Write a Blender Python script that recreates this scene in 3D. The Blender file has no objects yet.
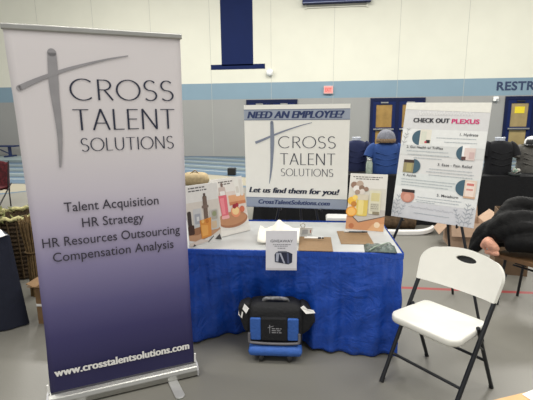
import bpy, math, random
from mathutils import Vector, Matrix
random.seed(7)
C = bpy.context.scene.collection
PI = math.pi
R = math.radians

# ------------------------------------------------------------------ camera model (room axes: x along the back wall, y into the hall)
FPX, PITCH, ROLL, CH, PHI = 418.08, .1985, -.0091, 1.605, .1257
def ray(px, py):
    a, b = px-266.5, py-200
    cr, sr, cp, sp, cf, sf = math.cos(ROLL), math.sin(ROLL), math.cos(PITCH), math.sin(PITCH), math.cos(PHI), math.sin(PHI)
    X, Y = cr*a+sr*b, -sr*a+cr*b
    x, u = X/FPX, -Y/FPX
    y, z = cp+u*sp, -sp+u*cp
    return Vector((cf*x-sf*y, sf*x+cf*y, z))
def at(px, py, Y):
    d = ray(px, py); return d*(Y/d.y)+Vector((0, 0, CH))
def atz(px, py, z):
    d = ray(px, py); return d*((z-CH)/d.z)+Vector((0, 0, CH))

# ------------------------------------------------------------------ materials
def lin(c):
    def f(v):
        v /= 255.0
        return v/12.92 if v <= .04045 else ((v+.055)/1.055)**2.4
    return (f(c[0]), f(c[1]), f(c[2]), 1)
def nn(nt, kind, **kw):
    n = nt.nodes.new(kind)
    for k, v in kw.items(): setattr(n, k, v)
    return n
def mat(name, col, rough=.6, metal=0, var=.06, scale=18, bump=0, bscale=60, spec=.5, emit=0):
    m = bpy.data.materials.new(name); m.use_nodes = True
    nt = m.node_tree; b = nt.nodes['Principled BSDF']
    tc = nn(nt, 'ShaderNodeTexCoord')
    no = nn(nt, 'ShaderNodeTexNoise'); no.inputs['Scale'].default_value = scale; no.inputs['Detail'].default_value = 4
    nt.links.new(tc.outputs['Object'], no.inputs['Vector'])
    mr = nn(nt, 'ShaderNodeMapRange'); mr.inputs['From Min'].default_value = .3; mr.inputs['From Max'].default_value = .7
    mr.inputs['To Min'].default_value = 1-var; mr.inputs['To Max'].default_value = 1+var
    nt.links.new(no.outputs['Fac'], mr.inputs['Value'])
    mx = nn(nt, 'ShaderNodeVectorMath', operation='SCALE'); mx.inputs[0].default_value = lin(col)[:3]
    nt.links.new(mr.outputs['Result'], mx.inputs['Scale']); nt.links.new(mx.outputs['Vector'], b.inputs['Base Color'])
    b.inputs['Roughness'].default_value = rough; b.inputs['Metallic'].default_value = metal
    b.inputs['Specular IOR Level'].default_value = spec
    if emit:
        b.inputs['Emission Color'].default_value = lin(col); b.inputs['Emission Strength'].default_value = emit
    if bump:
        n2 = nn(nt, 'ShaderNodeTexNoise'); n2.inputs['Scale'].default_value = bscale; n2.inputs['Detail'].default_value = 3
        nt.links.new(tc.outputs['Object'], n2.inputs['Vector'])
        bp = nn(nt, 'ShaderNodeBump'); bp.inputs['Strength'].default_value = bump; bp.inputs['Distance'].default_value = .02
        nt.links.new(n2.outputs['Fac'], bp.inputs['Height']); nt.links.new(bp.outputs['Normal'], b.inputs['Normal'])
    return m
def ramp_mat(name, axis, lo, hi, stops, rough=.6, const=False, offset_fn=None, var=.03, scale=3, bump=0, bscale=40, extra=None, spec=.5):
    """Colour bands (a print or paint) along one axis of the object's own coordinates."""
    m = bpy.data.materials.new(name); m.use_nodes = True
    nt = m.node_tree; b = nt.nodes['Principled BSDF']
    tc = nn(nt, 'ShaderNodeTexCoord'); sx = nn(nt, 'ShaderNodeSeparateXYZ'); nt.links.new(tc.outputs['Object'], sx.inputs[0])
    src = sx.outputs[axis]
    if offset_fn: src = offset_fn(nt, sx)
    mr = nn(nt, 'ShaderNodeMapRange'); mr.inputs['From Min'].default_value = lo; mr.inputs['From Max'].default_value = hi
    nt.links.new(src, mr.inputs['Value'])
    cr = nn(nt, 'ShaderNodeValToRGB'); e = cr.color_ramp
    e.interpolation = 'CONSTANT' if const else 'LINEAR'
    while len(e.elements) > 1: e.elements.remove(e.elements[-1])
    for i, (p, c) in enumerate(stops):
        q = (p-lo)/(hi-lo)
        el = e.elements[0] if i == 0 else e.elements.new(q)
        el.position = q; el.color = lin(c)
    nt.links.new(mr.outputs['Result'], cr.inputs['Fac'])
    out = cr.outputs['Color']
    if extra: out = extra(nt, sx, out)
    no = nn(nt, 'ShaderNodeTexNoise'); no.inputs['Scale'].default_value = scale; no.inputs['Detail'].default_value = 5
    nt.links.new(tc.outputs['Object'], no.inputs['Vector'])
    m2 = nn(nt, 'ShaderNodeMapRange'); m2.inputs['From Min'].default_value = .3; m2.inputs['From Max'].default_value = .7
    m2.inputs['To Min'].default_value = 1-var; m2.inputs['To Max'].default_value = 1+var
    nt.links.new(no.outputs['Fac'], m2.inputs['Value'])
    vs = nn(nt, 'ShaderNodeVectorMath', operation='SCALE'); nt.links.new(out, vs.inputs[0]); nt.links.new(m2.outputs['Result'], vs.inputs['Scale'])
    nt.links.new(vs.outputs['Vector'], b.inputs['Base Color']); b.inputs['Roughness'].default_value = rough
    b.inputs['Specular IOR Level'].default_value = spec
    if bump:
        n2 = nn(nt, 'ShaderNodeTexNoise'); n2.inputs['Scale'].default_value = bscale; n2.inputs['Detail'].default_value = 4
        nt.links.new(tc.outputs['Object'], n2.inputs['Vector'])
        bp = nn(nt, 'ShaderNodeBump'); bp.inputs['Strength'].default_value = bump; bp.inputs['Distance'].default_value = .01
        nt.links.new(n2.outputs['Fac'], bp.inputs['Height']); nt.links.new(bp.outputs['Normal'], b.inputs['Normal'])
    return m
def math_node(nt, op, a, b=None, c=None, clamp=False):
    n = nn(nt, 'ShaderNodeMath', operation=op); n.use_clamp = clamp
    for i, v in enumerate((a, b, c)):
        if v is None: continue
        if isinstance(v, (int, float)): n.inputs[i].default_value = v
        else: nt.links.new(v, n.inputs[i])
    return n.outputs[0]

_pal = {}
def pal(col, rough=.6, **k):
    key = (tuple(col), rough, tuple(sorted(k.items())))
    if key not in _pal: _pal[key] = mat('paint_%d_%d_%d' % tuple(col), col, rough, **k)
    return _pal[key]

# ------------------------------------------------------------------ mesh builder
class MB:
    def __init__(s): s.v, s.f, s.m, s.sm = [], [], [], []
    def add(s, vs, fs, m=0, smooth=False):
        o = len(s.v); s.v += [tuple(v) for v in vs]
        for f in fs: s.f.append(tuple(i+o for i in f)); s.m.append(m); s.sm.append(smooth)
        return s
    def box(s, lo, hi, m=0, M=None):
        x0, y0, z0 = lo; x1, y1, z1 = hi
        vs = [Vector(p) for p in ((x0,y0,z0),(x1,y0,z0),(x1,y1,z0),(x0,y1,z0),(x0,y0,z1),(x1,y0,z1),(x1,y1,z1),(x0,y1,z1))]
        if M: vs = [M @ v for v in vs]
        return s.add(vs, [(3,2,1,0),(4,5,6,7),(0,1,5,4),(1,2,6,5),(2,3,7,6),(3,0,4,7)], m)
    def loft(s, rings, m=0, smooth=True, cap=True, closed=True):
        n = len(rings[0]); vs = [p for r in rings for p in r]; fs = []
        for i in range(len(rings)-1):
            for j in range(n if closed else n-1):
                a, b = i*n+j, i*n+(j+1) % n
                fs.append((a, b, b+n, a+n))
        s.add(vs, fs, m, smooth)
        if cap and closed:
            s.add(rings[0], [tuple(range(n-1, -1, -1))], m); s.add(rings[-1], [tuple(range(n))], m)
        return s
    def tube(s, pts, r, n=10, m=0, cap=True, closed=False):
        pts = [Vector(p) for p in pts]; k = len(pts); rs = r if isinstance(r, (list, tuple)) else [r]*k
        rings = []; prev = None
        for i in range(k):
            if closed: t = pts[(i+1) % k]-pts[i-1]
            else: t = pts[min(i+1, k-1)]-pts[max(i-1, 0)]
            t.normalize()
            if prev is None:
                u = t.orthogonal().normalized()
            else:
                u = (prev-t*prev.dot(t))
                u = u.normalized() if u.length > 1e-6 else t.orthogonal().normalized()
            prev = u; w = t.cross(u)
            rings.append([pts[i]+(u*math.cos(a)+w*math.sin(a))*rs[i] for a in [2*PI*j/n for j in range(n)]])
        if closed: rings.append(rings[0]); cap = False
        return s.loft(rings, m, True, cap)
    def lathe(s, prof, n=24, c=(0, 0, 0), m=0, sx=1, sy=1, M=None, cap=True):
        rings = [[Vector((c[0]+r*sx*math.cos(2*PI*j/n), c[1]+r*sy*math.sin(2*PI*j/n), c[2]+z)) for j in range(n)] for r, z in prof]
        if M: rings = [[M @ p for p in g] for g in rings]
        return s.loft(rings, m, True, cap)
    def sphere(s, c, r, n=16, m=0, M=None):
        if not isinstance(r, (list, tuple)): r = (r, r, r)
        rings = []
        for i in range(1, n//2):
            th = PI*i/(n//2)
            rings.append([Vector((c[0]+r[0]*math.sin(th)*math.cos(2*PI*j/n), c[1]+r[1]*math.sin(th)*math.sin(2*PI*j/n), c[2]-r[2]*math.cos(th))) for j in range(n)])
        if M: rings = [[M @ p for p in g] for g in rings]
        return s.loft(rings, m, True, True)
    def prism(s, poly, y0, y1, m=0):
        """2-D outline in (x, z), extruded from y0 (front) to y1; counter-clockwise seen from -y."""
        n = len(poly)
        vs = [(x, y0, z) for x, z in poly]+[(x, y1, z) for x, z in poly]
        fs = [tuple(range(n)), tuple(range(2*n-1, n-1, -1))]+[(i, i+n, (i+1) % n+n, (i+1) % n) for i in range(n)]
        return s.add(vs, fs, m)
    def shape(s, poly, y=0, m=0):
        return s.add([(x, y, z) for x, z in poly], [tuple(range(len(poly)))], m)
    def ribbon(s, pts, ws, y=0, m=0):
        L, Rr = [], []
        k = len(pts)
        for i in range(k):
            a = Vector(pts[max(i-1, 0)]); b = Vector(pts[min(i+1, k-1)]); t = (b-a)
            t = t.normalized() if t.length > 1e-9 else Vector((1, 0))
            nrm = Vector((-t.y, t.x)); p = Vector(pts[i]); w = ws[i] if isinstance(ws, (list, tuple)) else ws
            L.append(p+nrm*w/2); Rr.append(p-nrm*w/2)
        vs = [(p.x, y, p.y) for p in L]+[(p.x, y, p.y) for p in Rr]
        return s.add(vs, [(k+i, k+i+1, i+1, i) for i in range(k-1)], m)
def obj(name, mb, mats, parent=None, bevel=0, loc=None, rot=None, seg=2, sub=0, post=None, autosmooth=False):
    me = bpy.data.meshes.new(name); me.from_pydata(mb.v, [], mb.f)
    if not isinstance(mats, (list, tuple)): mats = [mats]
    for q in mats: me.materials.append(q)
    me.polygons.foreach_set('material_index', mb.m); me.polygons.foreach_set('use_smooth', mb.sm)
    me.update()
    o = bpy.data.objects.new(name, me); C.objects.link(o)
    if parent: o.parent = parent
    if loc: o.location = loc
    if rot: o.rotation_euler = rot
    if bevel:
        b = o.modifiers.new('edge', 'BEVEL'); b.width = bevel; b.segments = seg; b.limit_method = 'ANGLE'
    if sub:
        q = o.modifiers.new('smooth', 'SUBSURF'); q.levels = sub; q.render_levels = sub
    return o
def tag(o, label, cat, group=None):
    o['label'] = label; o['category'] = cat
    if group: o['group'] = group
    return o
def thing(name, label, cat, loc=(0, 0, 0), rotz=0, group=None, rot=None):
    o = bpy.data.objects.new(name, None); C.objects.link(o); o.empty_display_size = .1
    o.location = loc; o.rotation_euler = rot if rot else (0, 0, rotz)
    return tag(o, label, cat, group)
def struct(o): o['kind'] = 'structure'; return o
def ytr(yaw, tilt, roll=0):
    return (Matrix.Rotation(R(yaw), 3, 'Z') @ Matrix.Rotation(R(tilt), 3, 'X') @ Matrix.Rotation(R(roll), 3, 'Y')).to_euler()
def circle(cx, cz, r, n=24, a0=0, a1=360, rz=None):
    rz = rz or r
    full = abs(a1-a0) >= 360
    k = n if full else n+1
    return [(cx+r*math.cos(R(a0+(a1-a0)*i/n)), cz+rz*math.sin(R(a0+(a1-a0)*i/n))) for i in range(k)]
def rrect(x0, x1, z0, z1, r, n=6):
    p = []
    for cx, cz, a in ((x1-r, z0+r, -90), (x1-r, z1-r, 0), (x0+r, z1-r, 90), (x0+r, z0+r, 180)):
        p += [(cx+r*math.cos(R(a+90*i/n)), cz+r*math.sin(R(a+90*i/n))) for i in range(n+1)]
    return p
def bake(o):
    """Apply the modifiers of o to its own mesh."""
    dg = bpy.context.evaluated_depsgraph_get(); dg.update()
    me = bpy.data.meshes.new_from_object(o.evaluated_get(dg)); o.modifiers.clear(); o.data = me
    return o

# ------------------------------------------------------------------ lettering
_txt = {}
def text_geo(s, bold=0.0, shear=0.0):
    key = (s, bold, shear)
    if key not in _txt:
        cu = bpy.data.curves.new('letters', 'FONT'); cu.body = s; cu.offset = bold; cu.shear = shear; cu.resolution_u = 4; cu.space_character = 1+2.2*bold
        o = bpy.data.objects.new('letters', cu); C.objects.link(o)
        dg = bpy.context.evaluated_depsgraph_get(); dg.update()
        me = bpy.data.meshes.new_from_object(o.evaluated_get(dg))
        _txt[key] = ([(v.co.x, v.co.y) for v in me.vertices], [tuple(p.vertices) for p in me.polygons])
        bpy.data.objects.remove(o); bpy.data.curves.remove(cu); bpy.data.meshes.remove(me)
    return _txt[key]
CAP = None
def put_text(mb, s, u0, u1, w0, cap, y, m=0, bold=0, shear=0, w1=None):
    """Text from u0 to u1 on the plane, baseline w0 (to w1 at the right end), capital height cap."""
    global CAP
    if CAP is None:
        hv = text_geo('H')[0]; CAP = max(p[1] for p in hv)
    v, f = text_geo(s, bold, shear)
    a, b = min(p[0] for p in v), max(p[0] for p in v)
    k = (u1-u0)/(b-a); q = cap/CAP; dw = 0 if w1 is None else (w1-w0)
    vs = [(u0+(p[0]-a)*k, y, w0+p[1]*q+dw*(p[0]-a)/(b-a)) for p in v]
    mb.add(vs, f, m)
def lettering(parent, s, u0, u1, w0, cap, y, col, bold=0, shear=0, w1=None, label=None, heavy=0):
    mb = MB(); put_text(mb, s, u0, u1-heavy, w0, cap, y, 0, bold, shear, w1)
    if heavy:
        put_text(mb, s, u0+heavy, u1, w0, cap, y-.0001, 0, bold, shear, w1); put_text(mb, s, u0+heavy/2, u1-heavy/2, w0, cap, y-.0002, 0, bold, shear, w1)
    o = obj('lettering', mb, col, parent)
    if label: o['label'] = label
    return o
def arc(cx, cy, rx, ry, a0, a1, n=14):
    return [(cx+rx*math.cos(R(a0+(a1-a0)*i/n)), cy+ry*math.sin(R(a0+(a1-a0)*i/n))) for i in range(n+1)]
GL = {
 'C': (.92, [arc(.5, .5, .5, .5, 48, 312, 26)]),
 'R': (.66, [[(.06, 0), (.06, 1)], [(.06, .97), (.3, .97)]+arc(.3, .735, .27, .235, 90, -90, 12)+[(.06, .5)], [(.3, .5), (.64, 0)]]),
 'O': (1.02, [arc(.51, .5, .5, .49, 90, 450, 36)]),
 'S': (.6, [arc(.3, .745, .25, .245, 35, 255, 16)+arc(.3, .245, .27, .25, 75, -145, 16)]),
 'T': (.74, [[(.0, .97), (.74, .97)], [(.37, 0), (.37, .97)]]),
 'A': (.8, [[(.02, 0), (.4, 1)], [(.4, 1), (.78, 0)], [(.16, .33), (.64, .33)]]),
 'L': (.54, [[(.06, 0), (.06, 1)], [(.06, .02), (.54, .02)]]),
 'E': (.56, [[(.06, 0), (.06, 1)], [(.06, .97), (.56, .97)], [(.06, .51), (.5, .51)], [(.06, .03), (.56, .03)]]),
 'N': (.84, [[(.07, 0), (.07, 1)], [(.07, 1), (.77, 0)], [(.77, 0), (.77, 1)]]),
 'U': (.76, [[(.06, 1), (.06, .34)]+arc(.38, .34, .32, .33, 180, 360, 16)+[(.7, 1)]]),
 'I': (.16, [[(.08, 0), (.08, 1)]]),
}
def thin_caps(mb, s, u0, u1, w0, cap, y, m=0, thick=.085, thin=.05, gap=.16):
    """Light humanist capitals drawn as pen strokes: heavier uprights, finer horizontals."""
    tot = sum(GL[c][0] for c in s)+gap*(len(s)-1); kx = (u1-u0)/tot; x = 0
    for c in s:
        w, strokes = GL[c]
        for st in strokes:
            pts = [(u0+(x+p[0])*kx, w0+p[1]*cap) for p in st]
            ws = []
            for i in range(len(pts)):
                a = pts[max(i-1, 0)]; b = pts[min(i+1, len(pts)-1)]
                d = math.hypot(b[0]-a[0], b[1]-a[1]) or 1
                ws.append((thin+(thick-thin)*abs(b[1]-a[1])/d)*cap)
            mb.ribbon(pts, ws, y, m)
        x += w+gap
def spline(pts, n=8):
    out = []
    for i in range(len(pts)-1):
        p0 = pts[max(i-1, 0)]; p1 = pts[i]; p2 = pts[i+1]; p3 = pts[min(i+2, len(pts)-1)]
        for k in range(n):
            t = k/n
            out.append(tuple(.5*((2*b)+(-a+c)*t+(2*a-5*b+4*c-d)*t*t+(-a+3*b-3*c+d)*t**3) for a, b, c, d in zip(p0, p1, p2, p3)))
    out.append(tuple(pts[-1])); return out
def small_print(mb, u0, u1, w, h, y, m=0, rng=random, w1=None):
    """A line of type too small to read: word-length strokes."""
    x = u0; dw = 0 if w1 is None else w1-w
    while x < u1-h:
        L = min(rng.uniform(1.2, 4.2)*h, u1-x); k = dw*(x-u0)/(u1-u0)
        mb.shape([(x, w+k), (x+L, w+k), (x+L, w+k+h), (x, w+k+h)], y, m); x += L+h*.7

def ease(pts, x):
    if x <= pts[0][0]: return pts[0][1]
    for (a, va), (b, vb) in zip(pts, pts[1:]):
        if x <= b:
            q = (x-a)/(b-a); q = q*q*(3-2*q); return va+(vb-va)*q
    return pts[-1][1]
# ------------------------------------------------------------------ shared materials
M_black = mat('black_powder_coat', (26, 27, 30), .4)
M_alu = mat('brushed_aluminium', (172, 172, 168), .32, .9)
M_navy = mat('navy_paint', (27, 42, 84), .45, var=.04)
M_paper = mat('white_paper', (238, 237, 233), .75, var=.015)
M_card = mat('corrugated_card', (184, 156, 132), .85, var=.08)
M_ink = mat('dark_navy_ink', (34, 40, 62), .6)
M_greyink = mat('grey_ink', (142, 141, 146), .6, var=.03)
M_blackcloth = mat('black_cloth', (10, 11, 15), .9, bump=.3, bscale=30)

# ================================================================== THE SETTING
WY = 16.86
def lane_shift(nt, sx):
    x = sx.outputs['X']; y = sx.outputs['Y']
    t = nn(nt, 'ShaderNodeMapRange'); t.interpolation_type = 'SMOOTHSTEP'
    t.inputs['From Min'].default_value = -7.0; t.inputs['From Max'].default_value = -5.0; t.inputs['To Min'].default_value = 0; t.inputs['To Max'].default_value = -2.7
    nt.links.new(x, t.inputs['Value'])
    e = math_node(nt, 'MULTIPLY', math_node(nt, 'MINIMUM', math_node(nt, 'MAXIMUM', math_node(nt, 'ADD', x, 4.9), 0), 3.2), .42)
    return math_node(nt, 'ADD', math_node(nt, 'ADD', y, t.outputs['Result']), e)
def red_line(nt, sx, col):
    d = math_node(nt, 'ABSOLUTE', math_node(nt, 'SUBTRACT', sx.outputs['Y'], 3.845))
    k = math_node(nt, 'LESS_THAN', d, .026)
    mx = nn(nt, 'ShaderNodeMix', data_type='RGBA'); nt.links.new(k, mx.inputs['Factor'])
    nt.links.new(col, mx.inputs['A']); mx.inputs['B'].default_value = lin((160, 62, 62))
    return mx.outputs['Result']
FG = (125, 123, 115); BL = (82, 104, 124); BL2 = (100, 116, 120); LN = (140, 150, 153); BE = (152, 146, 128); DK = (70, 80, 90)
stops = [(0, FG), (7.9, BL), (8.2, BE), (9.4, DK), (9.5, BL), (10.15, LN), (10.27, BL), (10.6, DK), (10.75, BL2), (11.15, LN), (11.3, BL), (11.7, DK), (11.85, BL2),
         (12.25, LN), (12.4, BL), (12.8, DK), (12.95, BL2), (13.35, LN), (13.5, BL), (14.1, DK), (14.3, BL2), (15.0, (150, 165, 166))]
M_floor = ramp_mat('gym_floor', 'Y', 0, 20, stops, .42, True, lane_shift, .035, 1.3, .05, 90, red_line)
struct(obj('floor', MB().box((-17, -3, -.1), (17, 17.2, 0)), M_floor))
M_wall = ramp_mat('painted_gym_wall', 'Z', 0, 10, [(0, (146, 146, 143)), (2.235, (122, 146, 160)), (2.86, (213, 212, 197))], .7, True, None, .02, 1.5, .04, 30)
wall = struct(obj('wall_back', MB().box((-17, WY, 0), (17, WY+.3, 9.5)), M_wall))
M_seam = mat('panel_seam', (172, 172, 164), .8)
mb = MB()
for i in range(-6, 8):
    x = -1.9+2.4*i; mb.box((x-.006, WY-.003, 0), (x+.006, WY+.01, 9.4))
jo = obj('panel_joint', mb, M_seam, wall)
# big painted navy numeral, only its foot in view
mb = MB(); mb.box((-3.86, WY-.006, 3.55), (-2.6, WY+.01, 8.2)); mb.box((-4.3, WY-.006, 3.41), (-2.14, WY+.01, 3.6))
obj('painted_numeral', mb, mat('navy_wall_paint', (14, 30, 74), .6, spec=.15, var=.05, scale=2), wall)
wl = MB(); put_text(wl, 'RESTROOMS', 6.46, 9.12, 2.46, .29, WY-.01, 0, .03)
obj('lettering', wl, mat('restroom_letters', (38, 54, 84), .6), wall)

M_amber = mat('hall_lit_glass_amber', (150, 120, 68), .18, var=.22, scale=3)  # opaque door panes; the lit hall beyond is put into their colour
M_amber2 = mat('hall_lit_glass_tan', (152, 134, 92), .18, var=.16, scale=3)
M_doornavy = mat('navy_door_paint', (11, 29, 76), .5, spec=.25, var=.04)
M_framenavy = mat('navy_frame_paint', (10, 22, 58), .5, spec=.25, var=.04)
def double_door(n, x0, glass, notice):
    w = 2.03; h = 2.235; y = WY
    mb = MB(); mb.box((0, -.06, 0), (.1, 0, h)); mb.box((w-.1, -.06, 0), (w, 0, h)); mb.box((.1, -.06, h-.12), (w-.1, 0, h)); mb.box((w/2-.06, -.06, 0), (w/2+.06, 0, h-.12))
    fr = obj('door_%d' % n, mb, M_framenavy, None, .006, (x0, y, 0)); struct(fr)
    for a, b, hs in ((.1, w/2-.06, 1), (w/2+.06, w-.1, -1)):
        m = MB(); z0, z1, gx0, gx1 = 0.02, h-.12, a+.13, b-.13
        m.box((a, -.045, z0), (b, 0, .22)); m.box((a, -.045, z1-.13), (b, 0, z1)); m.box((a, -.045, .22), (gx0, 0, z1-.13)); m.box((gx1, -.045, .22), (b, 0, z1-.13))
        m.box((gx0, -.045, 1.0), (gx1, 0, 1.13))
        lf = obj('door_leaf', m, M_doornavy, fr, .004)
        g = MB(); g.box((gx0, -.02, .22), (gx1, -.008, 1.0)); g.box((gx0, -.02, 1.13), (gx1, -.008, z1-.13))
        obj('glass', g, glass, lf)
        p = MB(); p.box((a+.04, -.12, 1.03), (b-.05, -.085, 1.085)); p.box((a+.06, -.09, 1.04), (a+.1, -.04, 1.075)); p.box((b-.1, -.09, 1.04), (b-.06, -.04, 1.075))
        obj('push_bar', p, M_alu, lf, .008)
        c = MB().box(((a+b)/2-.14, -.09, z1-.08), ((a+b)/2+.14, -.045, z1-.03)); obj('door_closer', c, M_black if notice else M_alu, lf, .005)
    return fr
double_door(1, 6.8, M_amber2, True)
double_door(2, 1.925, M_amber, False)
double_door(3, -2.9, M_amber, False)
tag(obj('notice', MB().prism([(-.17, 0), (.17, 0), (.17, .24), (-.17, .24)], 0, .004), mat('yellow_paper', (222, 200, 40), .7), None, 0, (7.33, WY-.03, 1.62)),
    'yellow paper notice taped to the glass of the restroom-side door', 'notice')

# wall-mounted things
t = thing('exit_sign', 'small pale red exit sign mounted on the blue wall stripe', 'exit sign', (.32, WY, 2.42))
obj('housing', MB().box((-.18, -.09, 0), (.18, 0, .3)), mat('sign_housing', (196, 170, 166), .5), t, .01)
obj('lit_face', MB().box((-.155, -.096, .03), (.155, -.09, .27)), mat('red_lit_face', (236, 140, 132), .5, emit=.25), t)
lettering(t, 'EXIT', -.12, .12, .085, .13, -.099, mat('exit_red', (214, 84, 84), .5), .03)
t = thing('wall_speaker', 'small white round-bottomed fixture on the cream wall below the scoreboard', 'wall fixture', (-1.95, WY, 3.13))
obj('housing', MB().lathe([(.03, 0), (.1, .03), (.13, .09), (.13, .2), (.1, .22)], 20, (0, -.1, 0), 0, 1, .75), M_paper, t)
obj('mount', MB().box((-.06, -.06, .18), (.06, 0, .26)), M_paper, t, .01)
t = thing('wall_sensor', 'small white box on the wall above the poster corner', 'wall fixture', (6.45, WY, 2.06))
obj('housing', MB().box((-.09, -.1, 0), (.09, 0, .17)), M_paper, t, .02)
obj('lens', MB().sphere((.03, -.1, .06), .04, 12), pal((150, 150, 150), .3), t)
t = thing('scoreboard', 'dark navy scoreboard hung high on the cream wall, cut off by the top', 'scoreboard', (.55, WY, 5.66))
obj('cabinet', MB().box((-1.25, -.3, 0), (1.25, 0, 1.4)), mat('scoreboard_navy', (16, 30, 74), .5, spec=.2), t, .02)
obj('trim_strip', MB().box((-1.24, -.31, .0), (1.24, -.3, .03)), mat('scoreboard_trim', (80, 92, 130), .4), t)
obj('mount', MB().box((-1.15, -.06, -.16), (-1.1, 0, 0)).box((1.1, -.06, -.16), (1.15, 0, 0)).box((-1.15, -.05, -.12), (1.15, -.02, -.09)), pal((214, 212, 198), .6), t)

# ================================================================== LEFT: roll-up banner
bc = (-1.1285, 2.1325, 0); ba = R(28.92)
t = thing('roll_up_banner', 'tall roll-up banner stand shading from white down to navy', 'banner', bc, ba)
M_bprint = ramp_mat('banner_print', 'Z', 0, 2.03, [(0.08, (38, 36, 78)), (.22, (44, 41, 86)), (.40, (62, 58, 106)), (.57, (92, 87, 132)), (.80, (136, 129, 166)), (1.0, (176, 168, 192)), (1.22, (204, 198, 208)), (1.45, (217, 212, 214)), (2.03, (218, 213, 214))], .5, False, None, .008, 4, 0)
mb = MB(); n = 40
rows = []
for i in range(n+1):
    z = .07+1.955*i/n
    hl, hr_ = ease([(.07, .409), (.5, .400), (.9, .399), (1.5, .408), (2.03, .418)], z), ease([(.07, .412), (.5, .405), (.9, .404), (1.5, .411), (2.03, .418)], z)
    rows.append([(-hl+(hl+hr_)*j/24, .004*math.sin(z*2.2+j*.09)*(1 if 0 < i < n else .3), z) for j in range(25)])
vs = [p for r in rows for p in r]; vs += [(x, y+.0012, z) for x, y, z in vs]; k = (n+1)*25
fs = []
for i in range(n):
    for j in range(24):
        a = i*25+j; fs += [(a, a+1, a+26, a+25), (k+a+25, k+a+26, k+a+1, k+a)]
for i in range(n):
    a = i*25; fs += [(a, a+25, k+a+25, k+a), (a+24, k+a+24, k+a+49, a+49)]
mb.add(vs, fs, 0, True)
obj('banner_sheet', mb, M_bprint, t)
obj('top_rail', MB().box((-.427, -.012, 2.018), (.427, .012, 2.047)), M_alu, t, .006)
prof = [(-.055, .01), (-.058, .045), (-.045, .066), (-.02, .076), (.02, .076), (.045, .066), (.058, .045), (.055, .01)]
mb = MB(); mb.loft([[Vector((x, y, z)) for y, z in prof] for x in (-.418, .418)], 0, False)
base = obj('base', mb, M_alu, t, .004); base['label'] = 'silver cassette base'
for s in (-1, 1):
    mb = MB(); mb.loft([[Vector((s*x, y*1.05, z*1.04)) for y, z in (prof if s > 0 else prof[::-1])] for x in (.417, .427)], 0, False)
    obj('end_cap', mb, pal((188, 188, 190), .4), base)
    mb = MB().tube([(s*.415, .0, .05), (s*.419, 0, .13)], .006, 8)
    obj('corner_clip', mb, M_paper, base)
for x0, a in ((.262, 14), (-.262, 14)):
    f = MB(); f.prism(rrect(-.028, .028, -.2, .12, .026), -.004, .004)
    o = obj('foot', f, pal((206, 206, 204), .35, metal=.5), t, .002, (x0, -.03, .006), (R(-90), 0, R(a)))
    o.rotation_euler = (R(-90), 0, R(6))
obj('support_pole', MB().tube([(0, .05, .05), (0, .035, 2.02)], .011, 10), M_alu, t)
Y = -.0075
mb = MB()
cv = spline([(-.2200, 1.921), (-.2215, 1.87), (-.2245, 1.80), (-.2255, 1.72), (-.2225, 1.62), (-.2225, 1.52), (-.229, 1.42), (-.236, 1.352)], 6)
wv = [.040+.005*min(1, i/10) if i < 14 else max(.006, .045-.0013*(i-14)) for i in range(len(cv))]
mb.ribbon(cv, wv, Y); mb.shape(circle(-.2200, 1.921, .020, 16), Y)
ch = spline([(-.380, 1.749), (-.31, 1.783), (-.239, 1.813), (-.15, 1.846), (-.05, 1.876), (.05, 1.902), (.14, 1.920)], 6)
mb.ribbon(ch, [.026-.0205*i/(len(ch)-1) for i in range(len(ch))], Y-.0004); mb.shape(circle(-.380, 1.749, .013, 14), Y-.0004)
obj('cross_emblem', mb, pal((148, 146, 149), .55), t)
for s, u0, u1, w0, cap in (('CROSS', -.152, .365, 1.693, .105), ('TALENT', -.153, .366, 1.540, .108), ('SOLUTIONS', -.128, .352, 1.431, .068)):
    mb = MB(); thin_caps(mb, s, u0, u1, w0, cap, Y, 0, .092, .042); obj('lettering', mb, M_ink, t)
M_txt = mat('banner_grey_text', (56, 52, 64), .6)
for s, u0, u1, w0 in (('Talent Acquisition', -.239, .250, 1.115), ('HR Strategy', -.159, .163, 1.023), ('HR Resources Outsourcing', -.36, .362, .930), ('Compensation Analysis', -.318, .321, .846)):
    lettering(t, s, u0, u1, w0, .050, Y, M_txt, .004)
lettering(t, 'www.crosstalentsolutions.com', -.378, .384, .176, .046, Y, M_paper, .012, heavy=.0045, label='white web address')

# ------------------------------------------------------------------ left background
t = thing('team_bench', 'navy team bench on T-shaped legs against the far wall', 'bench', (-12.9, 16.3, 0))
obj('seat', MB().box((-1.8, -.15, .42), (.0, .2, .48)), M_navy, t, .01)
for x in (-1.5, -.33):
    obj('leg', MB().box((x-.05, -.03, .05), (x+.05, .06, .42)).box((x-.06, -.3, 0), (x+.06, .33, .06)), M_navy, t, .006)
obj('brace', MB().tube([(-1.0, 0, .4), (-.38, 0, .14)], .025, 8), M_navy, t)
bq = at(9.5, 150, 16.3); t.location = (bq.x+.33, 16.3, 0)

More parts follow.
